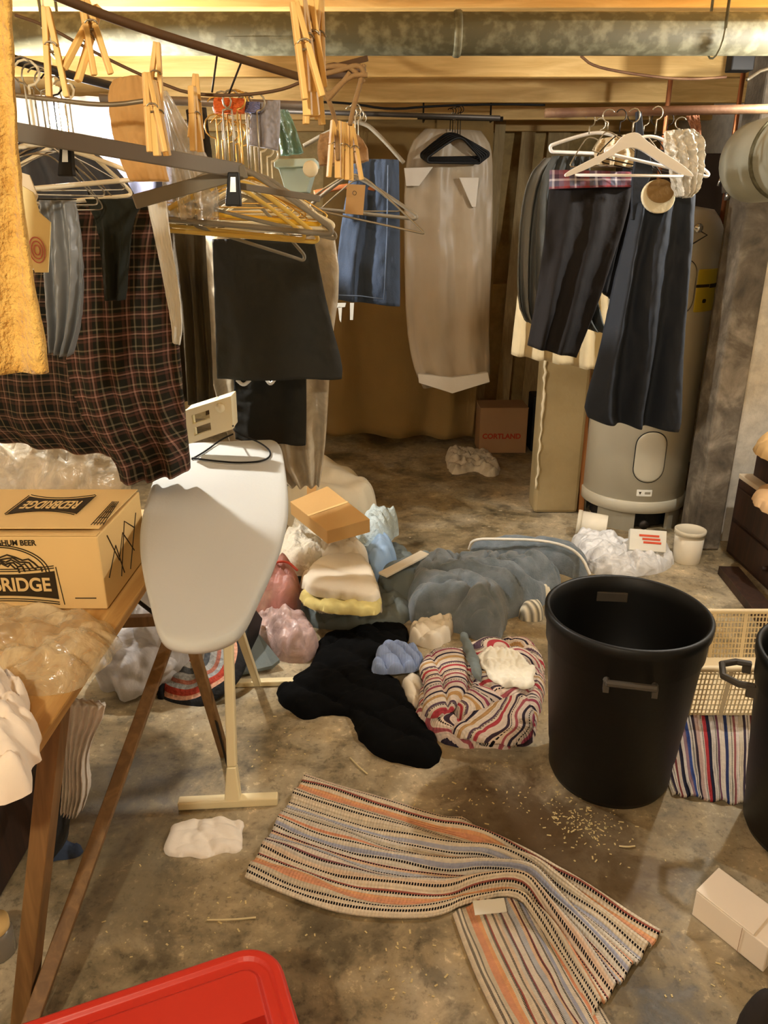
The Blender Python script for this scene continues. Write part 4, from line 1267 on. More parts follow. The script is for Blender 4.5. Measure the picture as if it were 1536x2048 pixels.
def ringz(sc, dz):
    out = []
    for p in ol:
        d = p - cen; L = d.length
        out.append(cen + d * (1 - sc / L) + Vector((0, 0, dz)))
    return out


loft([ringz(.02, -.030), ringz(.004, -.026), ringz(0, -.016), ringz(.002, -.006), ringz(.010, -.001), ringz(.03, 0.0), ringz(.1, .0015)]).build('padded_cover', mCover, t, smooth=True)
b = MB(); b.prism([p for p in ringz(.03, -.036)], (0, 0, .008)); b.build('board_base', mCreamM, t)
FL = P(357, 1607, Z=.014); FR = P(556, 1597, Z=.014)
fm = (FL + FR) / 2; fm.x = P(467, 1600, Z=.014).x
b = MB(); b.bar(FL, FR, .030, .026); b.build('foot_bar', mCreamM, t, bevel=.004)
top = Vector((P(460, 1262, Y=1.86).x, 1.92, BZ - .035))
b = MB(); b.bar(fm, fm.lerp(top, .12), .046, .03, up=(0, 1, 0), w2=.026); b.bar(fm.lerp(top, .12), top, .026, .026, up=(0, 1, 0)); b.build('leg', mCreamM, t, bevel=.004)
b = MB(); bt = n0 + ax * 1.05; b.bar(Vector((bt.x + .04, bt.y + .1, .014)), n0 + ax * .45 - Vector((0, 0, .035)), .024, .02, up=(0, 1, 0)); b.build('leg', mCreamM, t, bevel=.004)
b = MB(); b.bar(Vector((bt.x - .14, bt.y + .1, .012)), Vector((bt.x + .2, bt.y + .12, .012)), .028, .02); b.build('foot_bar', mCreamM, t, bevel=.004)

# white appliance with two openings, cord
mAppl = M('cream_appliance_plastic', (238, 226, 190), rough=.4, var=.02, bump=.02)
ya = 2.16
A = P(368, 822, Y=ya); Bp = P(462, 792, Y=ya); Cp = P(466, 858, Y=ya); Dp = P(378, 888, Y=ya)
t = empty('plastic_caddy', (A + Cp) / 2, 'cream plastic caddy with two rectangular openings standing on the ironing board', 'caddy')


def bil(u, v): return A.lerp(Bp, u).lerp(Dp.lerp(Cp, u), v)


b = MB()
us = [0, .14, .52, .62, 1]; vs = [0, .20, .46, .58, .82, 1]
for i in range(4):
    for j in range(5):
        if i == 1 and j in (1, 3): continue
        q = [bil(us[i], vs[j]), bil(us[i + 1], vs[j]), bil(us[i + 1], vs[j + 1]), bil(us[i], vs[j + 1])]
        b.prism(q, (0, .02, 0))
b.build('front_frame', mAppl, t)
b = MB(); _bil = bil; bil = lambda u, v: _bil(u, v) + Vector((0, .0205, 0)); b.prism([bil(.62, 0) , bil(1, 0), bil(1, 1), bil(.62, 1)], (0, .06, 0)); b.prism([bil(0, .0), bil(.62, .0), bil(.62, .08), bil(0, .08)], (0, .06, 0)); b.prism([bil(0, .92), bil(.62, .92), bil(.62, 1), bil(0, 1)], (0, .06, 0)); b.prism([bil(0, .0), bil(.06, .0), bil(.06, 1), bil(0, 1)], (0, .06, 0))
b.build('shell', mAppl, t, bevel=.004)
bil = _bil
b = MB(); c_ = bil(.76, .24); b.tube([c_ + Vector((0, -.004, 0)), c_ + Vector((0, .0, 0))], .014, 20); b.build('dial', mAppl, t, smooth=True)
b = MB(); pts = [bil(1, .9), P(470, 866, Z=BZ + .03), P(520, 884, Z=BZ + .006), P(545, 905, Z=BZ + .006), P(532, 922, Z=BZ + .006), P(480, 926, Z=BZ + .006), P(430, 922, Z=BZ + .006), P(384, 916, Z=BZ + .006)]
b.tube(chaikin(pts, 3, False), .0028, 8)
b.tube(chaikin([P(384, 918, Z=BZ + .006), P(412, 902, Z=BZ + .006), P(440, 880, Z=BZ + .008), P(466, 868, Z=BZ + .02)], 3, False), .0028, 8)
b.build('power_cord', mBlack, t, smooth=True)

# ================================================================ THE LAUNDRY PILE
mOffW = M('pale_cushion', (226, 216, 190), rough=.9, var=.05, bump=.2)
heap('pad', [(650, 905), (690, 925), (730, 965), (758, 1010), (752, 1050), (690, 1080), (600, 1060), (560, 1000), (560, 930)], .0, .26, mOffW, [(.5, .3, .01)], edge=.05, seed=61, zk=.95,
     label='rounded pale pad behind the tilted cardboard box', cat='pad')
mKraft = M('kraft_box', (202, 162, 104), rough=.85, var=.04, bump=.08)
t = empty('cardboard_box', P(660, 1060, Z=.26), 'small closed brown cardboard box tilted on top of the laundry pile', 'box')
zb = .40
A = P(580, 1003, Z=zb); Bp = P(655, 972, Z=zb + .05); Cp = P(740, 1038, Z=zb); Dp = P(654, 1062, Z=zb - .045)
dn = Vector((0, .01, -.062))
b = MB(); b.prism([A, Dp, Cp, Bp], dn); b.build('carton_body', mKraft, t, bevel=.002)
nn_ = (Cp - A).cross(Bp - A).normalized(); nn_ = nn_ if nn_.z > 0 else -nn_
b = MB(); a1 = A.lerp(Dp, .48); a2 = Bp.lerp(Cp, .48); e1 = A.lerp(Dp, .52); e2 = Bp.lerp(Cp, .52)
b.prism([a1 + nn_ * .0004, e1 + nn_ * .0004, e2 + nn_ * .0004, a2 + nn_ * .0004], nn_ * .0008); b.build('packing_tape', mCardB, t)
b = MB(); f0 = Bp.lerp(A, .55); f1 = Bp.lerp(A, .30); b.prism([f0, f1, f1 + Vector((0, .01, .035)), f0 + Vector((0, .01, .035))], (0, .003, 0)); b.build('standing_flap', mKraft, t)

mKnit = M('white_knit', (232, 226, 208), rough=.95, var=.12, ns=60, bump=.9, bs=70, bd=.01)
mKnitB = M('pale_blue_knit', (206, 222, 226), rough=.95, var=.14, ns=60, bump=.9, bs=70, bd=.01)
mBlueSheet = M('light_blue_cotton', (150, 176, 206), rough=.9, var=.06, bump=.2)
mGreyGreen = M('grey_green_cloth', (112, 120, 118), rough=.9, var=.1, bump=.3)
mFleece = M('grey_fleece', (104, 114, 120), rough=.95, col2=(124, 132, 138), ns=14, bump=.45, bs=140, bd=.006, sheen=.3, c2lo=.4, c2hi=.65)
mPiping = M('white_piping', (226, 220, 206), rough=.9, bump=.3)
mBeige = M('beige_cotton', (230, 220, 200), rough=.9, var=.05, bump=.2)
mYelCloth = M('pale_yellow_cotton', (214, 198, 128), rough=.9, var=.1, ns=30, bump=.2)
mPink = plastic_film('pink_plastic', (214, 150, 140), .85, .35, 10)
mPinkC = plastic_film('pale_pink_plastic', (222, 190, 184), .8, .3, 10)
mRedTrim = M('red_trim', (206, 84, 66), rough=.6, bump=.1)
mBlackCl = M('black_wool', (10, 10, 10), rough=.95, var=.2, bump=.15, spec=.1)
mShirt = ribbed('blue_shirt_stripe', (150, 168, 206), 1500, 0, .8)

heap('bath_mat', [(560, 1130), (600, 1085), (700, 1060), (800, 1085), (845, 1130), (830, 1200), (820, 1250), (740, 1262), (640, 1262), (560, 1230)], 0, .05, mGreyGreen, [(.6, .12, .02), (2., .1, .02)], edge=.03, crump=.012, seed=90, label='low grey-green cloth spread underneath the middle of the laundry pile', cat='cloth')
heap('cream_sheet', [(548, 1130), (560, 1075), (600, 1050), (660, 1070), (700, 1110), (690, 1170), (610, 1175)], 0, .17, mKnit, [(.6, .09, .05), (2., .1, .04)], edge=.05, crump=.02, crs=22, seed=91, cell=.007, label='cream crinkled sheet heaped under the embroidered cloth', cat='sheet')
heap('blue_sheet', [(720, 1060), (770, 1068), (790, 1090), (800, 1130), (770, 1180), (740, 1190), (722, 1130)], 0, .20, mBlueSheet, [(.9, .10, .02)], edge=.05, crump=.012, seed=62, label='light blue sheet showing between the knitted cloth and the grey blanket', cat='sheet')
heap('knitted_cloth', [(728, 1030), (752, 1022), (775, 1030), (782, 1018), (796, 1020), (800, 1034), (788, 1046), (775, 1075), (765, 1100), (720, 1110), (706, 1080)], .10, .16, mKnitB, [(1.1, .05, .02), (2.4, .06, .02)], edge=.04, crump=.010, crs=30, seed=63, cell=.007,
     label='pale blue and white knitted cloth beside the tilted cardboard box', cat='cloth')
heap('floral_cloth', [(560, 1085), (590, 1062), (625, 1058), (650, 1085), (660, 1120), (640, 1150), (600, 1155), (555, 1125)], .12, .12, mKnit, [(.4, .06, .03), (1.6, .08, .03)], edge=.04, crump=.02, seed=64, cell=.007, label='cream embroidered cloth heaped at the right edge of the ironing board', cat='cloth')
heap('cream_cloth', [(640, 1090), (700, 1072), (735, 1090), (740, 1140), (700, 1165), (640, 1160), (620, 1120)], .10, .14, mBeige, [(.7, .09, .03), (2.0, .1, .02)], edge=.04, crump=.014, seed=65, label='rumpled cream cloth below the tilted cardboard box', cat='cloth')
# pink bags
heap('plastic_bag', [(498, 1215), (512, 1160), (545, 1122), (575, 1118), (598, 1150), (602, 1190), (592, 1230), (540, 1240)], .06, .17, mPink, [(.5, .09, .03)], edge=.05, crump=.03, crs=14, seed=66, label='pink plastic bag under the ironing board edge, upper of the two', cat='plastic bag')
o = heap('plastic_bag', [(498, 1225), (540, 1212), (590, 1220), (630, 1258), (640, 1290), (610, 1330), (560, 1320), (530, 1295), (505, 1260)], 0, .13, mPinkC, [(.5, .09, .03), (2.0, .07, .03)], edge=.05, crump=.035, crs=14, seed=67, label='pale pink plastic bag beside the black trousers, lower of the two', cat='plastic bag')
b = MB(); b.tube(chaikin([P(510, 1160, Z=.2), P(545, 1125, Z=.24), P(575, 1122, Z=.24), P(594, 1140, Z=.22)], 2, False), .010, 8, flat=.5)
b.build('red_trim', mRedTrim, [q for q in C.objects if q.name.startswith('plastic_bag') and 'upper of the two' in q.get('label', '')][0], smooth=True)
b = MB(); q_ = [P(478, 1352, Z=.012), P(545, 1338, Z=.012), P(560, 1325, Z=.03), P(512, 1265, Z=.07), P(492, 1300, Z=.05)]
b.prism(q_, (0, 0, .012)); tag(b.build('flat_folder', mGreyGreen, bevel=.002), 'thin grey-green folder lying below the pale pink bag', 'folder')
b = MB(); b.bar(P(482, 1345, Z=.01), P(512, 1225, Z=.16), .02, .12); tag(b.build('dark_binder', mBlack, bevel=.004), 'dark binder leaning under the ironing board', 'binder')

# folded beige stack
heap('folded_linen', [(600, 1165), (640, 1120), (720, 1118), (745, 1140), (768, 1235), (760, 1250), (700, 1252), (620, 1238), (596, 1200)], .0, .145, mBeige, [(1.5, .30, .01)], edge=.010, seed=70, cell=.006, zk=.95, label='folded beige linen at the bottom of the neat stack right of the pink bags', cat='folded linen')
heap('folded_linen', [(602, 1188), (640, 1120), (720, 1118), (745, 1150), (764, 1215), (758, 1232), (700, 1232), (630, 1222), (600, 1205)], .146, .032, mYelCloth, [(1.5, .20, .01)], edge=.012, crump=.008, seed=71, cell=.006, label='pale yellow folded linen in the middle of the neat stack', cat='folded linen')
heap('folded_linen', [(604, 1160), (640, 1108), (720, 1105), (742, 1130), (762, 1192), (752, 1208), (690, 1198), (640, 1196), (604, 1180)], .180, .035, mBeige, [(1.5, .30, .008)], edge=.010, seed=72, cell=.006, label='folded beige linen on top of the neat stack', cat='folded linen')

heap('grey_green_cloth', [(748, 1160), (772, 1140), (850, 1100), (880, 1120), (860, 1200), (800, 1215), (760, 1195)], 0, .13, mGreyGreen, [(.7, .12, .02)], edge=.04, seed=73, label='grey-green cloth tucked left of the grey fleece blanket', cat='cloth')
b = MB(); b.bar(P(765, 1150, Z=.15), P(850, 1106, Z=.17), .05, .012); tag(b.build('folded_strip', mBeige, bevel=.003), 'cream folded strip lying on the grey-green cloth', 'cloth strip')
# grey fleece
t = heap('fleece_blanket', [(815, 1165), (830, 1125), (860, 1108), (940, 1108), (1020, 1110), (1085, 1112), (1122, 1130), (1125, 1152), (1090, 1180), (1050, 1205), (1020, 1215), (1012, 1240), (1008, 1268), (985, 1284), (950, 1282), (925, 1264), (880, 1240), (830, 1238), (814, 1210)], 0, .18, mFleece,
         [(.95, .13, .05), (1.25, .08, .03), (.3, .15, .035), (2.4, .2, .02)], edge=.075, crump=.006, crs=12, cell=.007, seed=74, warp=.12, label='large grey fleece blanket heaped in the middle of the laundry pile', cat='blanket')
t = heap('fleece_blanket', [(936, 1100), (940, 1078), (1000, 1074), (1080, 1078), (1140, 1090), (1170, 1120), (1182, 1152), (1150, 1160), (1120, 1135), (1040, 1115)], 0, .13, mFleece, [(.05, .3, .01), (1.5, .05, .02)], edge=.04, seed=75,
         label='second fold of grey fleece blanket with white edging, behind the large heap', cat='blanket')
b = MB(); b.tube(chaikin([P(938, 1098, Z=.06), P(945, 1078, Z=.13), P(1000, 1078, Z=.14), P(1080, 1080, Z=.14), P(1135, 1092, Z=.13), P(1165, 1115, Z=.11), P(1180, 1150, Z=.05)], 2, False), .007, 8); b.build('edge_piping', mPiping, t, smooth=True)
b = MB(); q_ = P(1062, 1205, Z=.05)
heap('striped_sock', [(1035, 1215), (1050, 1202), (1075, 1200), (1090, 1212), (1088, 1235), (1065, 1246), (1042, 1240)], 0, .07, ribbed('sock_stripes', (226, 216, 190), 260, 0, .25), [(.5, .05, .01)], edge=.025, seed=76, cell=.005, uvrot=.6, label='rolled cream and dark striped sock between the blanket and the trash can', cat='sock')
heap('white_sock', [(1068, 1185), (1085, 1168), (1102, 1175), (1104, 1192), (1085, 1200)], .02, .07, mOffW, [(.5, .05, .01)], edge=.02, seed=77, cell=.005, label='small cream sock at the rim of the trash can beside the blanket', cat='sock')

# black trousers
heap('black_trousers', [(640, 1262), (700, 1255), (750, 1240), (800, 1242), (816, 1250), (818, 1290), (800, 1300), (752, 1330), (740, 1345), (798, 1352), (806, 1375), (830, 1420), (872, 1478), (884, 1500), (880, 1518), (862, 1538), (850, 1538), (800, 1528), (760, 1518), (728, 1492), (706, 1450), (703, 1428), (650, 1424), (618, 1434), (604, 1434), (574, 1416), (552, 1386), (550, 1374), (590, 1352), (622, 1330)], 0, .04, mBlackCl,
     [(.9, .12, .018), (2.2, .15, .012)], edge=.025, crump=.006, seed=78, zk=.8, smooth_it=1, label='black trousers thrown on the floor with one leg pointing to the foreground', cat='trousers')
heap('blue_shirt', [(750, 1322), (757, 1290), (778, 1278), (815, 1290), (842, 1295), (846, 1335), (820, 1345), (770, 1350), (735, 1348)], .04, .035, mShirt, [(.4, .045, .03), (1.4, .05, .02)], edge=.012, crump=.006, seed=79, cell=.005, label='light blue striped shirt lying on the black trousers', cat='shirt')
heap('beige_shirt', [(818, 1255), (850, 1240), (900, 1235), (912, 1242), (902, 1275), (870, 1300), (840, 1292), (818, 1280)], .0, .055, mBeige, [(.6, .05, .035), (1.9, .06, .02)], edge=.012, crump=.008, seed=80, cell=.005, label='cream crumpled shirt between the fleece blanket and the blue shirt', cat='shirt')
heap('beige_cloth', [(800, 1360), (812, 1345), (842, 1345), (845, 1395), (832, 1422), (815, 1405)], .0, .04, mBeige, [(.6, .05, .01)], edge=.02, crump=.006, seed=81, cell=.005, label='small beige cloth between the black trousers and the striped rug pile', cat='cloth')
# striped rug pile
rc = [(0, (226, 206, 186)), (.08, (70, 56, 66)), (.12, (222, 202, 184)), (.2, (180, 70, 76)), (.26, (216, 200, 180)), (.32, (96, 76, 90)), (.36, (224, 208, 190)), (.46, (190, 150, 100)), (.52, (220, 204, 186)), (.58, (60, 52, 70)), (.62, (218, 196, 180)), (.7, (150, 70, 90)), (.75, (206, 190, 176)), (.84, (56, 48, 62)), (.88, (224, 204, 190)), (.95, (170, 90, 96))]
mRugC = stripes('pink_purple_rag_rug', rc, .21, ((.05, .015), (.3, .015), (.6, .015), (.78, .015)))
heap('rag_rug', [(845, 1340), (870, 1300), (930, 1292), (975, 1270), (1040, 1272), (1090, 1300), (1092, 1380), (1080, 1420), (1070, 1480), (1040, 1498), (960, 1498), (890, 1492), (855, 1465), (825, 1445), (838, 1400)], 0, .05, mRugC,
     [(.5, .20, .03), (1.7, .13, .03), (2.6, .18, .02)], edge=.035, seed=82, uvrot=1.15, uvwarp=.11, warp=.08, cell=.007, label='cream, pink and purple striped rag rug crumpled left of the trash can', cat='rug')
heap('rag_rug', [(838, 1330), (850, 1300), (890, 1292), (940, 1300), (950, 1320), (935, 1360), (925, 1400), (880, 1440), (842, 1430), (850, 1380)], .058, .03, mRugC, [(.2, .12, .02)], edge=.02, seed=83, uvrot=1.75, uvwarp=.05, cell=.007,
     label='folded striped rag rug corner on the upper left of the crumpled striped rug', cat='rug')
heap('rag_rug', [(905, 1445), (990, 1400), (1040, 1382), (1068, 1400), (1070, 1460), (1050, 1490), (1000, 1490), (940, 1480), (905, 1470)], .058, .03, mRugC, [(.8, .12, .02)], edge=.02, seed=84, uvrot=2.5, uvwarp=.05, cell=.007,
     label='folded striped rag rug flap on the lower right of the crumpled striped rug', cat='rug')
heap('white_paper', [(950, 1310), (975, 1292), (1030, 1296), (1052, 1318), (1072, 1350), (1068, 1378), (1040, 1378), (1000, 1372), (975, 1350)], .068, .014, M('white_tissue', (236, 230, 212), rough=.9, var=.06, bump=.3), [(.4, .1, .01)], edge=.012, crump=.010, crs=34, seed=85, cell=.004, rag=.015,
     label='crumpled white tissue paper on the crumpled striped rug', cat='paper')
heap('grey_strap', [(918, 1262), (935, 1262), (950, 1300), (968, 1340), (960, 1372), (942, 1340), (928, 1300)], .09, .02, mGreyGreen, [(1.2, .03, .008)], edge=.01, seed=86, cell=.004, label='grey strip of cloth hanging from the fleece blanket onto the striped rug', cat='cloth strip')
# ================================================================ HANGING THINGS
mPlasG = M('grey_hanger_plastic', (128, 120, 104), rough=.5, var=.08, bump=.05)
mPlasDark = M('dark_grey_hanger_plastic', (122, 114, 102), rough=.5, var=.1, bump=.05)
mPlasY = M('yellow_hanger_plastic', (226, 176, 50), rough=.4, var=.04, bump=0)
mPlasMu = M('mustard_hanger_plastic', (206, 172, 84), rough=.45, var=.05, bump=0)
mPlasC = M('cream_hanger_plastic', (228, 216, 184), rough=.4, var=.04, bump=0)
mPlasW = M('white_hanger_plastic', (236, 234, 230), rough=.4, var=.02, bump=0)
mOrW = wood('orange_hanger_wood', (150, 84, 40), (186, 112, 60), 'X')
mPin = wood('clothespin_wood', (214, 166, 90), (240, 200, 124), 'Z')
mRopeT = M('tan_rope', (150, 118, 78), rough=.95, var=.2, ns=40, bump=.6, bs=120)
mCane = M('brown_cane', (92, 66, 40), rough=.6, var=.15, bump=.1)


def rod(name, pts, r, mat, label, cat='hanging rod', it=0):
    b = MB(); pts = [P(x, y, Y=Y) for x, y, Y in pts]
    if it: pts = chaikin(pts, it, False)
    b.tube(pts, r, 12)
    return tag(b.build(name, mat, smooth=True), label, cat)


rod('hanging_rod', [(-120, 80, 1.45), (246, 178, 2.0)], .009, mIron, 'dark iron rod at upper left carrying the wire hangers')
rod('hanging_rod', [(200, 196, 2.05), (626, 212, 2.08)], .010, M('dull_steel', (128, 116, 104), rough=.4, metal=.6, bump=.05), 'dull steel rod in the upper middle carrying the plastic hangers')
rod('hanging_rod', [(1090, 226, 2.72), (1740, 214, 2.72)], .014, mRust, 'brown rusty rod at upper right carrying the black clothes')
rod('hanging_rod', [(560, 222, 2.9), (1000, 236, 2.9)], .008, mIron, 'thin dark rod behind the brown hangers carrying the blue jeans')
rod('curved_cane', [(60, -30, .80), (200, 28, .86), (330, 72, .92), (450, 108, .98), (540, 136, 1.03), (612, 158, 1.06)], .0045, mCane, 'curved brown cane arm of the drying rack crossing the upper left', 'drying rack arm', 2)
rod('curved_wire', [(30, 30, 1.2), (90, 50, 1.2), (180, 100, 1.2), (260, 140, 1.2), (330, 170, 1.2), (380, 188, 1.2), (470, 192, 1.2), (560, 182, 1.2), (612, 160, 1.2)], .0022, mCane, 'thin brown wire sagging below the curved cane arm', 'wire', 2)
rod('metal_tube', [(30, 190, 1.5), (110, 200, 1.5), (215, 212, 1.5), (300, 200, 1.5)], .004, mWire, 'thin grey wire loop in front of the bare bulb', 'wire', 2)
for k, (a, c, lab) in enumerate((((434, 112, 1.9), (424, 185, 1.9), 'short black nail wire below the cane, left one'), ((482, 126, 1.9), (456, 192, 1.9), 'short slanted black nail wire below the cane, right one'))):
    rod('nail_wire', [a, c], .0022, mIron, lab, 'wire')
rod('power_cable', [(612, 203, 4.66), (700, 206, 4.66), (780, 220, 4.66), (860, 212, 4.66), (1000, 208, 4.66), (1090, 210, 4.66)], .006, mBlack, 'black cable sagging under the back joists', 'cable', 2)
# rope bundle
t = empty('rope_bundle', P(680, 240, Y=1.25), 'tan rope knotted around a bundle above the brown hangers', 'rope')
for pts in ([(622, 120), (640, 165), (660, 205), (672, 245), (676, 320)], [(728, 130), (720, 170), (708, 210), (700, 250)], [(610, 158), (640, 175), (655, 195), (700, 150), (735, 150)], [(640, 150), (680, 140), (720, 128), (730, 150)], [(655, 200), (690, 160), (700, 145)], [(640, 135), (700, 130), (728, 165)]):
    b = MB(); b.tube(chaikin([P(x, y, Y=1.22 + .03 * ((x * 7) % 5) / 5) for x, y in pts], 2, False), .0035, 8); b.build('rope_strand', mRopeT, t, smooth=True)
for i, (a, c) in enumerate((((645, 140), (730, 118)), ((648, 150), (715, 150)), ((660, 132), (725, 140)))):
    b = MB(); b.bar(P(*a, Y=1.25), P(*c, Y=1.3), .016, .008); b.build('wood_slat', mCane, t, bevel=.001)

# clothespins
def pin_mesh(s):
    b = MB(); L = .078
    tp = Vector((.0012 * s, 0, 0)); mid = Vector((.0045 * s, 0, -L * .42)); lo = Vector((.0085 * s, 0, -L))
    b.bar(tp, mid, .009, .0055, up=(1, 0, 0)); b.bar(mid, lo, .009, .0055, up=(1, 0, 0)); return b


ORDN = ['leftmost', 'second from the left', 'third from the left', 'fourth from the left', 'middle', 'fifth from the left', 'sixth from the left', 'seventh from the left', 'rightmost']
ORD5 = ['leftmost', 'second from the left', 'middle', 'second from the right', 'rightmost']
ORD7 = ['leftmost', 'second from the left', 'third from the left', 'middle', 'third from the right', 'second from the right', 'rightmost']
ORD4 = ['leftmost', 'second from the left', 'second from the right', 'rightmost']


def place_pin(px, py, Y, roll=0, turn=0, scale=1.0, label='', group=None, first=[]):
    if not first:
        t = empty('clothespin', (0, 0, 0))
        pin_mesh(1).build('wooden_jaw', mPin, t, bevel=.001); pin_mesh(-1).build('wooden_jaw', mPin, t, bevel=.001)
        b = MB(); b.tube([(.006 * math.cos(a), -.006 + .012 * a / 14, -.034 + .004 * math.sin(a)) for a in [k * .5 for k in range(28)]], .0009, 5); b.build('spring', mWire, t, smooth=True)
        first.append(t); o = t
    else:
        t = first[0]; o = t.copy(); C.objects.link(o)
        for ch in list(t.children):
            c = ch.copy(); C.objects.link(c); c.parent = o
    o.location = P(px, py, Y=Y); o.rotation_euler = (0, roll, turn); o.scale = (scale,) * 3
    o['label'] = label; o['category'] = 'clothespin'
    if group: o['group'] = group
    return o


place_pin(92, 14, .86, .0, .2, 1.0, 'large wooden clothespin hanging upright beside the yellow towel, nearest on the left')
place_pin(196, 14, .90, .55, .9, 1.0, 'wooden clothespin tilted to the lower left behind the large upright one')
place_pin(160, -30, .88, -.15, .5, 1.0, 'wooden clothespin gripping the cane arm at the top left')
g = 'clothespins over the kraft paper bag'
place_pin(314, 85, .98, .14, .1, .95, 'upper wooden clothespin in the pair left of centre gripping the wire', g)
place_pin(292, 145, .93, -.05, .5, 1.0, 'long wooden clothespin hanging in front of the kraft paper bag', g)
place_pin(303, 160, .97, -.08, 1.1, 1.0, 'wooden clothespin just behind the one on the kraft paper bag', g)
place_pin(391, 148, 1.15, .08, .3, 1.0, 'wooden clothespin left of the orange cloth, paler of two')
place_pin(384, 172, 1.12, .0, 1.2, 1.0, 'wooden clothespin seen edge on left of the orange cloth')
g = 'clothespins clustered on the cane tip'
for i, (x, y, ro, tu) in enumerate(((588, 4, -.20, .3), (601, -10, -.15, 1.1), (609, 44, -.12, 1.2), (617, -12, -.06, .2), (623, 70, .0, .4), (630, 60, .05, 1.3), (637, -6, .10, .9))):
    place_pin(x, y, .84 + .012 * i, ro, tu, 1.05, ORD7[i] + ' wooden clothespin in the dense cluster at the cane tip', g)
g = 'clothespins bundled under the rope'
for i, (x, ro, tu) in enumerate(((668, .03, .5), (677, .0, 1.3), (685, -.03, .8), (693, -.07, 1.4), (702, -.1, .4))):
    place_pin(x, 240 + i * 2, 1.24 + .006 * i, ro, tu, 1.0, ORD5[i] + ' wooden clothespin in the bundle hanging under the rope', g)

# yellow towel
mTerry = M('yellow_terry', (224, 180, 96), rough=.98, col2=(204, 156, 74), ns=40, bump=1.0, bs=160, bd=.006, sheen=.2)
garment('bath_towel', [(-190, -60, 24, -60), (-190, 100, 30, 100), (-190, 260, 36, 260), (-190, 400, 48, 400), (-190, 560, 72, 560), (-190, 680, 98, 680), (-190, 752, 104, 742)], .92, mTerry, thick=.018, nf=3, amp=.012, seed=4, wr=.003,
        label='yellow terry towel hanging at the left edge, nearest the viewer', cat='towel', N=140, nv=60)
# cream paper tag with pink logo
t = empty('paper_tag', P(80, 460, Y=1.2), 'cream cardboard hanger tag with a pink round logo beside the yellow towel', 'tag')
b = MB(); b.prism([P(x, y, Y=1.2) for x, y in ((45, 372), (66, 385), (78, 425), (101, 445), (96, 545), (70, 545), (48, 500))], (0, .003, 0)); b.build('tag_card', M('cream_card', (240, 220, 160), rough=.7, var=.03, bump=0), t)
b = MB()
for r_ in (.013, .009, .005):
    cc_ = P(74, 500, Y=1.198); b.tube([cc_ + Vector((r_ * .9 * math.cos(a), 0, r_ * 1.4 * math.sin(a))) for a in [k * PI / 12 for k in range(24)]], .0009, 5, closed=True)
b.build('round_logo', M('pink_print', (206, 120, 110), bump=0), t)
b = MB(); b.prism([P(x, y, Y=1.22) for x, y in ((42, 345), (58, 350), (75, 392), (66, 420), (45, 400))], (0, .003, 0)); b.build('tag_top', mPaper, t)

# grey satin garment
garment('satin_blouse', [(80, 400, 150, 402), (88, 470, 160, 470), (90, 560, 166, 560), (96, 640, 162, 650), (104, 700, 140, 712)], 1.55, M('blue_grey_satin', (122, 124, 124), rough=.35, col2=(96, 100, 104), ns=7, bump=.1, spec=.6), thick=.02, nf=3, amp=.016, seed=9,
        label='blue-grey satin garment hanging between the yellow towel and the plaid shirt', cat='blouse')
# plaid shirts
bands = [(0, (40, 38, 30)), (.2, (94, 64, 54)), (.32, (58, 44, 36)), (.40, (166, 128, 114)), (.48, (88, 58, 48)), (.6, (38, 38, 30)), (.76, (124, 114, 92)), (.84, (40, 38, 30))]
mPlaid = plaid('dark_red_green_plaid', None, bands, .047)
mPlaid2 = plaid('dim_plaid', None, [(0, (34, 34, 28)), (.2, (86, 62, 50)), (.34, (50, 42, 32)), (.42, (150, 118, 100)), (.49, (76, 56, 46)), (.62, (36, 36, 30)), (.78, (124, 108, 84)), (.84, (34, 34, 28))], .045)
garment('plaid_shirt', [(-90, 540, 190, 540), (-100, 640, 215, 640), (-90, 760, 236, 760), (-70, 840, 240, 840), (-10, 872, 242, 908)], 1.98, mPlaid2, thick=.045, nf=3.5, amp=.016, seed=1, label='dark plaid shirt with a straight hem hanging behind the yellow towel', cat='shirt', N=160)
garment('plaid_shirt', [(146, 405, 292, 405), (132, 470, 322, 470), (128, 560, 344, 560), (130, 660, 354, 660), (140, 760, 362, 760), (176, 860, 370, 860), (228, 920, 376, 920), (240, 962, 377, 942)], 1.9, mPlaid, thick=.045, nf=3.5, amp=.018, seed=6,
        label='dark red and green plaid shirt with its tail hanging over the ironing board', cat='shirt', N=170, nv=60)
garment('black_vest', [(170, 398, 286, 398), (196, 450, 262, 450), (204, 540, 255, 540), (208, 600, 248, 600)], 1.80, M('black_green_knit', (32, 34, 26), rough=.95, bump=.3), thick=.02, nf=2, amp=.01, seed=7, label='black knitted vest hanging over the shoulder of the plaid shirt', cat='vest')
garment('white_scarf', [(292, 398, 332, 396), (306, 460, 338, 450), (322, 540, 350, 530), (336, 610, 362, 600), (344, 660, 365, 655), (345, 684, 360, 690)], 1.80, M('white_satin', (226, 224, 214), rough=.5, bump=.1, var=.03), thick=.008, nf=1, amp=.004, seed=3, label='long white cloth strip hanging right of the plaid shirt', cat='cloth strip')
garment('olive_coat', [(330, 440, 410, 440), (350, 560, 415, 560), (362, 700, 425, 700), (370, 800, 428, 812)], 2.45, M('dark_olive', (66, 54, 30), rough=.9, col2=(44, 36, 24), ns=6, bump=.3), thick=.04, nf=3, amp=.02, seed=12, label='dark olive coat hanging behind the white strip', cat='coat')
garment('brown_coat', [(395, 430, 450, 430), (398, 600, 440, 600), (405, 760, 440, 770), (410, 820, 436, 830)], 2.75, M('brown_coat_cloth', (84, 62, 26), rough=.9, bump=.3), thick=.04, nf=2, amp=.02, seed=13, label='brown coat behind the plastic garment cover', cat='coat')
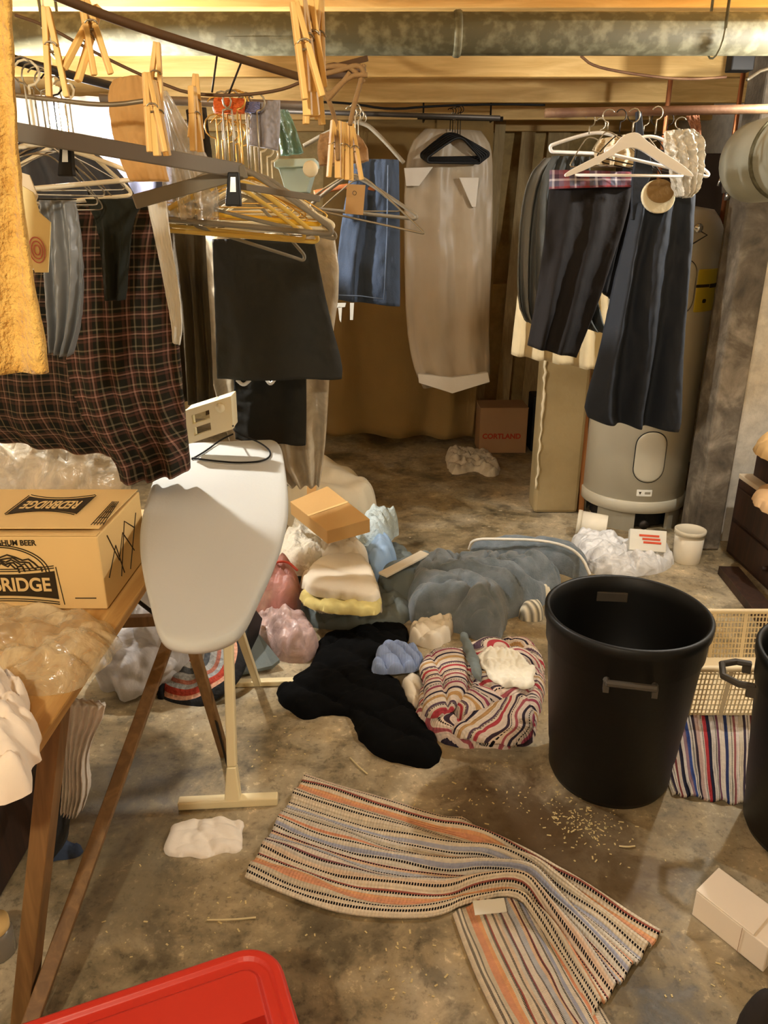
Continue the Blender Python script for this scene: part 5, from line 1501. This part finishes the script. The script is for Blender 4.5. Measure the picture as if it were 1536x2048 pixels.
garment('dark_jacket', [(44, 268, 110, 258), (34, 300, 225, 326), (26, 340, 262, 372), (26, 420, 284, 420), (28, 500, 290, 500)], 2.2, M('slate_wool', (64, 66, 72), rough=.8, var=.15, bump=.2), thick=.03, nf=4, amp=.02, seed=44, label='slate grey jacket whose shoulders show under the wire hangers at left', cat='jacket')
# pale sheets left, lit by the bulb
mSheetW = M('white_cotton', (232, 226, 214), rough=.9, var=.03, bump=.1)
garment('bed_sheet', [(18, 190, 260, 195), (15, 420, 265, 420), (15, 640, 265, 640), (18, 800, 265, 800)], 3.9, mSheetW, thick=.02, nf=5, amp=.04, seed=15, label='white sheet hanging behind the bare bulb at the left', cat='sheet', N=150)
garment('blue_shirt', [(215, 190, 330, 192), (205, 280, 345, 280), (205, 420, 350, 420), (215, 560, 350, 560)], 2.9, M('navy_grey_cloth', (60, 60, 72), rough=.9, bump=.2), thick=.04, nf=3, amp=.02, seed=16, label='dark blue-grey shirt hanging behind the kraft paper bag', cat='shirt')
# clear plastic cover behind kraft bag
mFilm = plastic_film('clear_garment_film', (214, 206, 192), .5, .2, 9)
garment('garment_cover', [(312, 185, 335, 182), (318, 240, 372, 245), (325, 300, 420, 318), (330, 380, 440, 380), (340, 440, 440, 440)], 1.95, mFilm, thick=.03, nf=3, amp=.02, seed=17, label='clear plastic garment cover sloping right of the kraft paper bag', cat='garment cover')
garment('garment_cover', [(392, 470, 668, 462), (404, 600, 682, 560), (420, 740, 662, 700), (448, 840, 655, 840), (474, 920, 650, 900), (560, 964, 640, 968)], 2.62, plastic_film('milky_garment_film', (196, 182, 156), .8, .3, 7), thick=.05, nf=5, amp=.022, seed=18,
        label='long milky plastic garment cover hanging behind the charcoal trousers', cat='garment cover', N=160, nv=50, wr=.010)
# kraft paper bag
t = garment('kraft_paper_bag', [(228, 160, 292, 150), (216, 180, 300, 175), (222, 250, 312, 250), (240, 320, 326, 320), (262, 362, 336, 362)], 1.62, M('kraft_paper', (206, 160, 98), rough=.8, var=.07, ns=5, bump=.3, bs=12, bd=.01), thick=.025, nf=1.5, amp=.006, seed=19,
            label='brown kraft paper bag hanging above the grey clip hanger', cat='paper bag')
garment('orange_cloth', [(428, 196, 492, 198), (426, 212, 490, 212), (430, 226, 488, 226)], 1.98, M('orange_cotton', (216, 106, 50), rough=.9, bump=.3), thick=.02, nf=2, amp=.006, seed=20, label='bright orange cloth draped on the steel rod', cat='cloth')
garment('blue_cloth', [(488, 204, 520, 204), (488, 224, 520, 226)], 2.0, M('periwinkle_cotton', (118, 116, 146), rough=.9, bump=.3), thick=.015, nf=2, amp=.004, seed=21, label='small blue cloth on the steel rod right of the orange one', cat='cloth')
garment('grey_cloth', [(505, 208, 560, 200), (500, 250, 560, 250), (498, 290, 556, 300)], 2.02, M('lilac_grey_cloth', (150, 146, 150), rough=.9, bump=.3), thick=.02, nf=2, amp=.01, seed=22, label='lilac-grey cloth hanging from the steel rod', cat='cloth')
garment('green_plastic_cover', [(548, 212, 572, 212), (555, 250, 590, 250), (562, 312, 608, 306)], 2.3, plastic_film('sea_green_film', (116, 150, 130), .9, .25, 12), thick=.02, nf=2, amp=.01, seed=23, label='sea-green plastic cover hanging behind the lilac-grey cloth', cat='garment cover')
t = empty('plastic_tray', P(600, 350, Y=2.2), 'pale blue-green plastic tray hanging behind the yellow hangers', 'tray')
b = MB(); b.prism([P(x, y, Y=2.2) for x, y in ((548, 318), (630, 316), (632, 332), (548, 335))], (0, .12, 0)); b.build('tray_rim', M('pale_aqua_plastic', (182, 200, 192), rough=.5, bump=0), t, bevel=.003)
b = MB(); b.prism([P(x, y, Y=2.22) for x, y in ((556, 335), (628, 333), (614, 384), (572, 386))], (0, .1, 0)); b.build('tray_body', M('aqua_grey_plastic', (150, 164, 154), rough=.5, bump=0), t, bevel=.003)
b = MB(); cc_ = P(621, 338, Y=2.1); b.lathe([(0, -.008), (.016, -.006), (.02, 0), (.016, .006), (0, .008)], cc_, 20, Matrix.Rotation(PI / 2, 3, 'X')); tag(b.build('round_knob', mPlasC, smooth=True), 'cream round knob hanging beside the pale tray', 'knob')
heapc = P(695, 285, Y=1.5)
garment('brown_cloth', [(640, 270, 700, 255), (634, 300, 735, 290), (640, 332, 738, 322)], 1.5, M('taupe_cloth', (168, 132, 92), rough=.9, bump=.4, var=.2, ns=20), thick=.03, nf=3, amp=.012, seed=24, label='tan crumpled cloth behind the bundled clothespins', cat='cloth')
# dark garment gap between
garment('dark_dress', [(372, 220, 412, 215), (380, 280, 420, 280), (385, 330, 425, 330)], 2.3, M('black_brown_cloth', (40, 32, 24), rough=.9), thick=.02, nf=2, amp=.01, seed=25, label='black-brown garment behind the pale clothespins', cat='garment')

# charcoal trousers on hanger and black garment below
mChar = M('charcoal_wool', (46, 45, 40), rough=.8, col2=(40, 40, 38), ns=5, bump=.2, bs=160, spec=.25)
t = garment('charcoal_trousers', [(424, 478, 628, 478), (427, 560, 644, 560), (430, 650, 664, 650), (433, 730, 686, 730), (434, 757, 684, 756)], 2.35, mChar, thick=.03, nf=1.6, amp=.012, seed=26, label='charcoal trousers folded over a hanger in the centre left', cat='trousers', N=140, wr=.005)
garment('black_skirt', [(466, 700, 612, 700), (467, 760, 613, 760), (468, 830, 613, 830), (470, 878, 612, 888)], 2.5, M('near_black_cloth', (34, 33, 28), rough=.9, bump=.15), thick=.03, nf=1.5, amp=.01, seed=27, label='near-black skirt showing below the charcoal trousers', cat='skirt')
b = MB()
for (x0, x1, y0) in ((474, 500, 764), (532, 550, 762)):
    b.tube(chaikin([P(x0, y0 - 4, Y=2.43), P((x0 + x1) / 2, y0 + 8, Y=2.42), P(x1, y0 - 4, Y=2.43)], 2, False), .006, 8)
tag(b.build('white_ribbon', mPlasW, smooth=True), 'white ribbon loops just below the hem of the charcoal trousers', 'ribbon')
# blue jeans
mJean = M('dark_denim', (60, 72, 92), rough=.9, col2=(50, 60, 76), ns=8, bump=.25, bs=200)
t = garment('blue_jeans', [(706, 318, 798, 320), (690, 400, 799, 400), (678, 480, 800, 480), (672, 560, 800, 560), (670, 598, 800, 612)], 2.85, mJean, thick=.035, nf=1.6, amp=.018, seed=28, label='dark blue jeans folded over a wire hanger left of the grey garment bag', cat='jeans', N=140)
b = MB(); b.tube([P(776, 330, Y=2.80), P(774, 470, Y=2.79), P(768, 600, Y=2.785)], .002, 6); b.tube([P(672, 590, Y=2.80), P(720, 592, Y=2.79), P(766, 598, Y=2.79)], .002, 6); b.build('seam', M('light_denim', (96, 110, 132), rough=.9, bump=0), t, smooth=True)
b = MB()
for q_ in (((666, 606), (692, 606), (690, 614), (670, 616)), ((676, 614), (684, 614), (682, 645), (679, 640)), ((700, 606), (708, 606), (706, 640), (700, 640))): b.prism([P(x, y, Y=2.95) for x, y in q_], (0, .004, 0))
tag(b.build('clothing_tag', mWhiteL), 'small white and silver tags dangling below the blue jeans', 'tag')

# ---------------------------------------------------------------- hangers, centre cluster
RZ = P(500, 205, Y=2.06).z + .006
W_ = []
cl = [
 ('tubular_hanger', (276, 422), (470, 322), (664, 458), 1.92, mPlasG, .0065, 'large grey-beige plastic hanger in front of the centre cluster, widest of all'),
 ('tubular_hanger', (284, 446), (482, 352), (636, 474), 1.96, mPlasMu, .0055, 'mustard plastic hanger with the lowest bar in the centre cluster'),
 ('tubular_hanger', (312, 405), (500, 345), (640, 440), 2.04, mPlasY, .0065, 'bright yellow plastic hanger in the middle of the centre cluster'),
 ('tubular_hanger', (326, 432), (462, 348), (668, 448), 1.99, mPlasC, .0045, 'cream thin plastic hanger in the centre cluster'),
 ('tubular_hanger', (345, 450), (452, 360), (590, 448), 2.08, mPlasC, .004, 'small cream plastic hanger low in the centre cluster'),
 ('tubular_hanger', (385, 440), (490, 382), (610, 512), 2.02, mPlasG, .0042, 'grey plastic hanger tipped down over the charcoal trousers'),
 ('wire_hanger', (350, 425), (520, 350), (655, 430), 2.10, mGold, .002, 'brass wire hanger at the back of the centre cluster'),
 ('wire_hanger', (338, 418), (440, 345), (612, 425), 2.06, mGold, .002, 'brass wire hanger leaning left in the centre cluster'),
 ('wire_hanger', (300, 452), (475, 362), (625, 462), 2.12, mWire, .002, 'grey wire hanger lying lowest behind the mustard hanger'),
]
for i, (nm, L, A_, R_, Y, mt, tr, lab) in enumerate(cl):
    hanger(nm, L, A_, R_, Y, mt, tr=tr, hookz=RZ + .006 * (i % 3), hookmat=mGold if i % 2 else mWire, dY=(-.04 * (i % 3), 0, .03 * (i % 2)), label=lab, group='hangers on the steel rod', drop=.012, side=1 if i % 2 else -1, hr=.02)
# loose gold hooks seen in a row
for i, x in enumerate((436, 448, 462, 474, 486)):
    hanger('wire_hanger', (310 + i * 12, 400 + i * 8), (x, 338 + i * 3), (560 + i * 14, 402 + i * 9), 2.0 + .025 * i, mGold, tr=.0018, hookz=P(x, 228 + i * 2, Y=2.0).z, label='brass wire hanger below the orange cloth, hook ' + ORD5[i], group='brass wire hangers below the orange cloth', drop=.006, side=-1 if i == 0 else 1, hr=.026)
for i, x in enumerate((512, 524, 536, 545)):
    hanger('tubular_hanger', (400 + i * 10, 420 + i * 7), (x, 352 + i * 4), (618 + i * 8, 412 + i * 8), 2.1 + .03 * i, mPlasC, tr=.0038, hookz=P(x, 262 + i * 8, Y=2.1).z, label='cream plastic hanger left of the green cover, hook ' + ORD4[i], group='cream hangers by the green cover', drop=.008, hr=.018)

for i, (L, A_, R_, Y, mt, tr, lab) in enumerate([
 ((300, 438), (455, 356), (610, 470), 1.94, mPlasMu, .0045, 'thin mustard hanger just under the large grey-beige one'),
 ((360, 395), (520, 340), (672, 470), 1.98, mPlasG, .005, 'grey-beige hanger turned to the right side of the centre cluster'),
 ((372, 446), (500, 366), (655, 440), 2.06, mWire, .002, 'thin grey wire hanger inside the centre cluster, highest at right'),
 ((400, 452), (505, 372), (624, 456), 2.14, mPlasW, .004, 'white plastic hanger at the very back of the centre cluster')]):
    hanger('tubular_hanger', L, A_, R_, Y, mt, tr=tr, hookz=RZ + .003 * i, hookmat=mWire, dY=(0, 0, .04), label=lab, group='hangers on the steel rod', drop=.010, hr=.019)

# grey clip hanger: flat bars and two clips
t = empty('clip_hanger', P(260, 330, Y=1.35), 'large dark grey flat clip hanger pointing right across the upper left', 'clothes hanger')
b = MB(); b.bar(P(-60, 248, Y=1.15), P(484, 342, Y=1.5), .006, .026, up=(0, 0, 1)); b.build('upper_bar', mPlasDark, t, bevel=.002)
b = MB(); b.bar(P(268, 404, Y=1.42), P(492, 342, Y=1.5), .006, .024, up=(0, 0, 1)); b.build('lower_bar', mPlasG, t, bevel=.002)
for (x, y, Y) in ((130, 318, 1.3), (466, 378, 1.48)):
    b = MB(); b.prism([P(x - 11, y - 34, Y=Y - .02), P(x + 11, y - 34, Y=Y - .02), P(x + 16, y + 34, Y=Y - .02), P(x - 16, y + 34, Y=Y - .02)], (0, .014, 0)); c_ = b.build('clip', mBlack, t, bevel=.002)
    b = MB(); b.prism([P(x - 5, y - 24, Y=Y - .023), P(x + 5, y - 24, Y=Y - .023), P(x + 6, y + 6, Y=Y - .023), P(x - 6, y + 6, Y=Y - .023)], (0, .003, 0)); b.build('clip_spring', mChrome, c_)
b = MB(); b.bar(P(478, 372, Y=1.5), P(640, 398, Y=1.58), .006, .012); b.build('hook_arm', mPlasDark, t, bevel=.002)

# left wire hangers bunch
for i in range(9):
    dx = i * 6
    R_ = [(210, 384), (274, 350), (196, 402), (206, 412), (250, 372), (180, 392), (226, 396), (262, 384), (240, 358)][i]
    A_ = (62 + i * 11, 262 + (i * 17) % 36)
    L_ = (-150 + i * 9, 372 + (i * 13) % 50)
    hanger('wire_hanger', L_, A_, R_, 1.45 + .05 * i, [mWire, mPlasC, mWire, mWire, mWire, mWireDark, mWire, mPlasC, mWire][i], tr=[.0016, .0045, .0016, .0016, .0016, .0018, .0016, .0045, .0016][i], hookz=P(60 + i * 11, 125 + i * 6, Y=1.5 + .05 * i).z,
           dY=(-.22, 0, .18), label='thin wire hanger before the bare bulb, hook ' + ORDN[i] if i not in (1, 7) else ('cream plastic hanger among the wire hangers before the bulb, its corner highest' if i == 1 else 'cream plastic hanger among the wire hangers before the bulb, its corner lower'),
           group=None if i in (1, 7) else 'wire hangers before the bulb', drop=.008, hr=.02, side=1 if i % 2 else -1)
# jeans hangers
J = P(720, 225, Y=2.9).z
hanger('tubular_hanger', (607, 292), (722, 238), (808, 326), 2.88, mPlasG, tr=.007, hookz=J, hookmat=mWire, label='thick grey plastic hanger above the blue jeans', drop=.02, bar=False)
hanger('wire_hanger', (600, 412), (712, 338), (848, 466), 2.70, mWire, tr=.0035, hookz=J, label='grey wire hanger with the lowest corner, right of the kraft tag', drop=.002)
hanger('wire_hanger', (622, 410), (704, 346), (834, 432), 2.75, mPlasG, tr=.006, hookz=J, hookmat=mWire, label='grey-brown plastic hanger behind the kraft tag', drop=.01)
hanger('wire_hanger', (640, 420), (718, 352), (800, 420), 2.8, mWire, tr=.0026, hookz=J, label='small grey wire hanger just behind the kraft tag', drop=.004)
t = empty('wooden_hanger', P(712, 385, Y=2.84), 'orange-brown wooden hanger crossing behind the kraft tag', 'clothes hanger')
b = MB(); b.tube(chaikin([P(628, 386, Y=2.84), P(690, 372, Y=2.84), P(730, 372, Y=2.84), P(784, 388, Y=2.84)], 2, False), .011, 10, flat=.6); b.build('wooden_arms', mOrW, t, smooth=True)
b = MB(); hook(b, P(712, 370, Y=2.84), J, .018, .002); b.build('hook', mWire, t, smooth=True)
t = empty('paper_tag', P(708, 400, Y=2.66), 'brown kraft card tag with a punched hole hanging on the wire hangers', 'tag')
b = MB(); b.prism([P(x, y, Y=2.66) for x, y in ((694, 368), (731, 370), (726, 430), (690, 427))], (0, .002, 0)); b.build('tag_card', M('dull_kraft', (182, 146, 98), bump=.1, var=.05), t)
b = MB(); cc_ = P(709, 386, Y=2.658); b.tube([cc_ + Vector((.006 * math.cos(a), 0, .006 * math.sin(a))) for a in [k * PI / 8 for k in range(16)]], .0008, 5, closed=True); b.build('punched_hole', mIron, t)

# ================================================================ RIGHT CLOTHES
mGreySh = M('grey_shirt', (104, 104, 100), rough=.9, var=.15, ns=6, bump=.3)
garment('cream_blanket', [(1082, 378, 1200, 380), (1046, 480, 1210, 480), (1032, 600, 1216, 600), (1022, 708, 1206, 742)], 3.35, M('cream_blanket_cloth', (206, 188, 150), rough=.9, var=.06, bump=.3, ns=5), thick=.04, nf=4, amp=.03, seed=30, label='cream cloth hanging behind the grey shirt and black trousers at right', cat='cloth', N=150)
garment('grey_shirt', [(1088, 316, 1160, 318), (1056, 352, 1150, 352), (1040, 430, 1140, 430), (1034, 540, 1125, 540), (1034, 610, 1118, 610), (1050, 642, 1100, 660)], 3.0, mGreySh, thick=.05, nf=5, amp=.03, seed=31, label='grey shirt hanging at the left end of the right-hand rod', cat='shirt', N=160)
garment('dark_grey_shirt', [(1105, 312, 1180, 314), (1080, 360, 1180, 360), (1072, 480, 1170, 480), (1070, 600, 1200, 640), (1105, 640, 1215, 668)], 2.92, M('dark_grey_shirt_cloth', (72, 74, 72), rough=.9, var=.15, bump=.3), thick=.04, nf=5, amp=.025, seed=32, label='darker grey shirt behind the black trousers at right', cat='shirt', N=160)
mBlackTr = M('brown_black_wool', (27, 24, 24), rough=.85, var=.2, ns=6, bump=.2)
t = garment('black_trousers', [(1100, 374, 1264, 372), (1094, 440, 1250, 440), (1086, 510, 1226, 510), (1074, 600, 1196, 600), (1057, 692, 1152, 715)], 2.8, mBlackTr, thick=.035, nf=2.5, amp=.02, seed=33, label='black trousers with a red and grey checked waistband hanging at right', cat='trousers', N=150)
mWb = plaid('checked_waistband', None, [(0, (140, 60, 60)), (.25, (90, 90, 104)), (.5, (190, 180, 180)), (.6, (70, 50, 60)), (.8, (120, 80, 90))], .07)
garment('waistband', [(1100, 340, 1262, 344), (1100, 378, 1264, 374)], 2.785, mWb, thick=.04, nf=2.5, amp=.012, seed=33, parent=t, nv=8)
mNavy = M('dark_navy_cloth', (24, 30, 40), rough=.75, var=.2, ns=5, bump=.15, spec=.4)
t = garment('navy_dress', [(1266, 408, 1392, 370), (1254, 470, 1385, 466), (1236, 540, 1376, 540), (1216, 640, 1366, 640), (1192, 740, 1360, 740), (1172, 815, 1354, 838), (1180, 838, 1348, 856)], 2.62, mNavy, thick=.05, nf=2.6, amp=.04, seed=34,
            label='dark navy sleeveless dress hanging in front of the water heater', cat='dress', N=170, nv=60, wr=.005)
b = MB(); b.prism([P(x, y, Y=2.60) for x, y in ((1274, 222), (1284, 222), (1290, 286), (1300, 300), (1306, 345), (1290, 380), (1292, 440), (1264, 440), (1266, 360), (1274, 290))], (0, .02, 0)); b.build('left_strap', mNavy, t, bevel=.003)
mLin = M('cream_lining', (214, 202, 170), rough=.8, var=.05, bump=.2)
el = lambda rx, ry, x, y, Y, a0=0, a1=2 * PI, n=28: [P(x + rx * math.cos(a0 + (a1 - a0) * k / n), y + ry * math.sin(a0 + (a1 - a0) * k / n), Y=Y) for k in range(n)]
b = MB(); b.prism(el(33, 34, 1318, 393, 2.552), (0, .02, 0)); b.build('neck_lining', mLin, t, bevel=.003)
b = MB(); b.prism(el(27, 24, 1321, 382, 2.545), (0, .012, 0)); b.build('inside_back', M('golden_brown_lining', (128, 98, 54), rough=.8, bump=.2), t)
# white hanger
t = empty('wooden_hanger', P(1264, 300, Y=2.45), 'white painted hanger with a trouser bar, nearest on the right-hand rod', 'clothes hanger')
Y = 2.42
b = MB()
up_ = [(1130, 346), (1175, 322), (1225, 298), (1245, 270), (1275, 262), (1292, 280), (1320, 300), (1360, 325), (1388, 348)]
dn_ = [(1386, 356), (1350, 344), (1310, 318), (1280, 298), (1258, 294), (1232, 306), (1185, 334), (1140, 352), (1130, 354)]
b.prism(chaikin([P(x, y, Y=Y) for x, y in up_ + dn_], 2), (0, .012, 0)); b.build('hanger_arms', mPlasW, t, bevel=.002)
b = MB(); b.tube([P(1150, 350, Y=Y), P(1366, 352, Y=Y)], .0042, 10); b.build('trouser_bar', mPlasW, t, smooth=True)
b = MB(); hook(b, P(1265, 264, Y=Y + .006), P(1265, 216, Y=Y).z, .018, .002); b.build('hook', mWire, t, smooth=True)
RR = P(1250, 222, Y=2.7).z
hanger('tubular_hanger', (1100, 292), (1200, 262), (1300, 300), 2.86, mPlasW, tr=.006, hookz=RR, hookmat=mWire, label='white tubular hanger whose end loop shows above the grey shirt', drop=.018)
hanger('tubular_hanger', (1210, 300), (1310, 268), (1418, 348), 2.6, mPlasW, tr=.005, hookz=RR, hookmat=mWire, label='white tubular hanger behind the crumpled plastic, corner poking out right', drop=.008)
hanger('wire_hanger', (1140, 330), (1178, 268), (1262, 330), 2.78, mWire, tr=.002, hookz=RR, label='grey wire hanger holding the black trousers', drop=.006)
for i in range(7):
    hanger('wire_hanger', (1185 + i * 9, 300 + (i * 11) % 30), (1215 + i * 24, 258 + (i * 7) % 16), (1290 + i * 16, 322 + (i * 13) % 28), 2.66 + .03 * i, mWireDark if i % 3 else mWire, tr=.002, hookz=RR + .004 * (i % 3), label='wire hanger behind the white hanger at right, hook ' + ORD7[i], group='wire hangers on the right rod', drop=.004, hr=.018, side=1 if i % 2 else -1)
garment('crumpled_cloth', [(1200, 278, 1262, 268), (1186, 300, 1280, 300), (1190, 330, 1262, 334)], 2.75, M('beige_silk', (196, 178, 146), rough=.6, var=.15, ns=15, bump=.5, bs=30), thick=.03, nf=3, amp=.015, seed=36, label='beige crumpled cloth bunched behind the white hanger', cat='cloth')
garment('clear_film', [(1330, 262, 1386, 258), (1326, 290, 1408, 278), (1336, 330, 1406, 330), (1344, 365, 1396, 380), (1356, 392, 1376, 396)], 2.50, plastic_film('crinkled_clear_film', (232, 224, 206), .75, .2, 25), thick=.03, nf=4, amp=.014, seed=37, label='crinkled clear plastic film over the right end of the white hanger', cat='plastic film', wr=.015)
garment('brown_strap', [(1372, 232, 1398, 230), (1384, 262, 1404, 262), (1388, 290, 1400, 290)], 2.8, M('rust_brown_strap', (120, 76, 50), bump=.2), thick=.006, nf=1, amp=.003, seed=38, label='rust-brown strap hanging above the crinkled plastic film', cat='strap')
garment('grey_coat', [(1250, 300, 1330, 300), (1240, 400, 1268, 400), (1222, 500, 1240, 520), (1200, 580, 1224, 600)], 2.9, M('black_coat', (24, 24, 26), rough=.9, bump=.2), thick=.03, nf=2, amp=.01, seed=39, label='black garment between the black trousers and the navy dress', cat='garment')
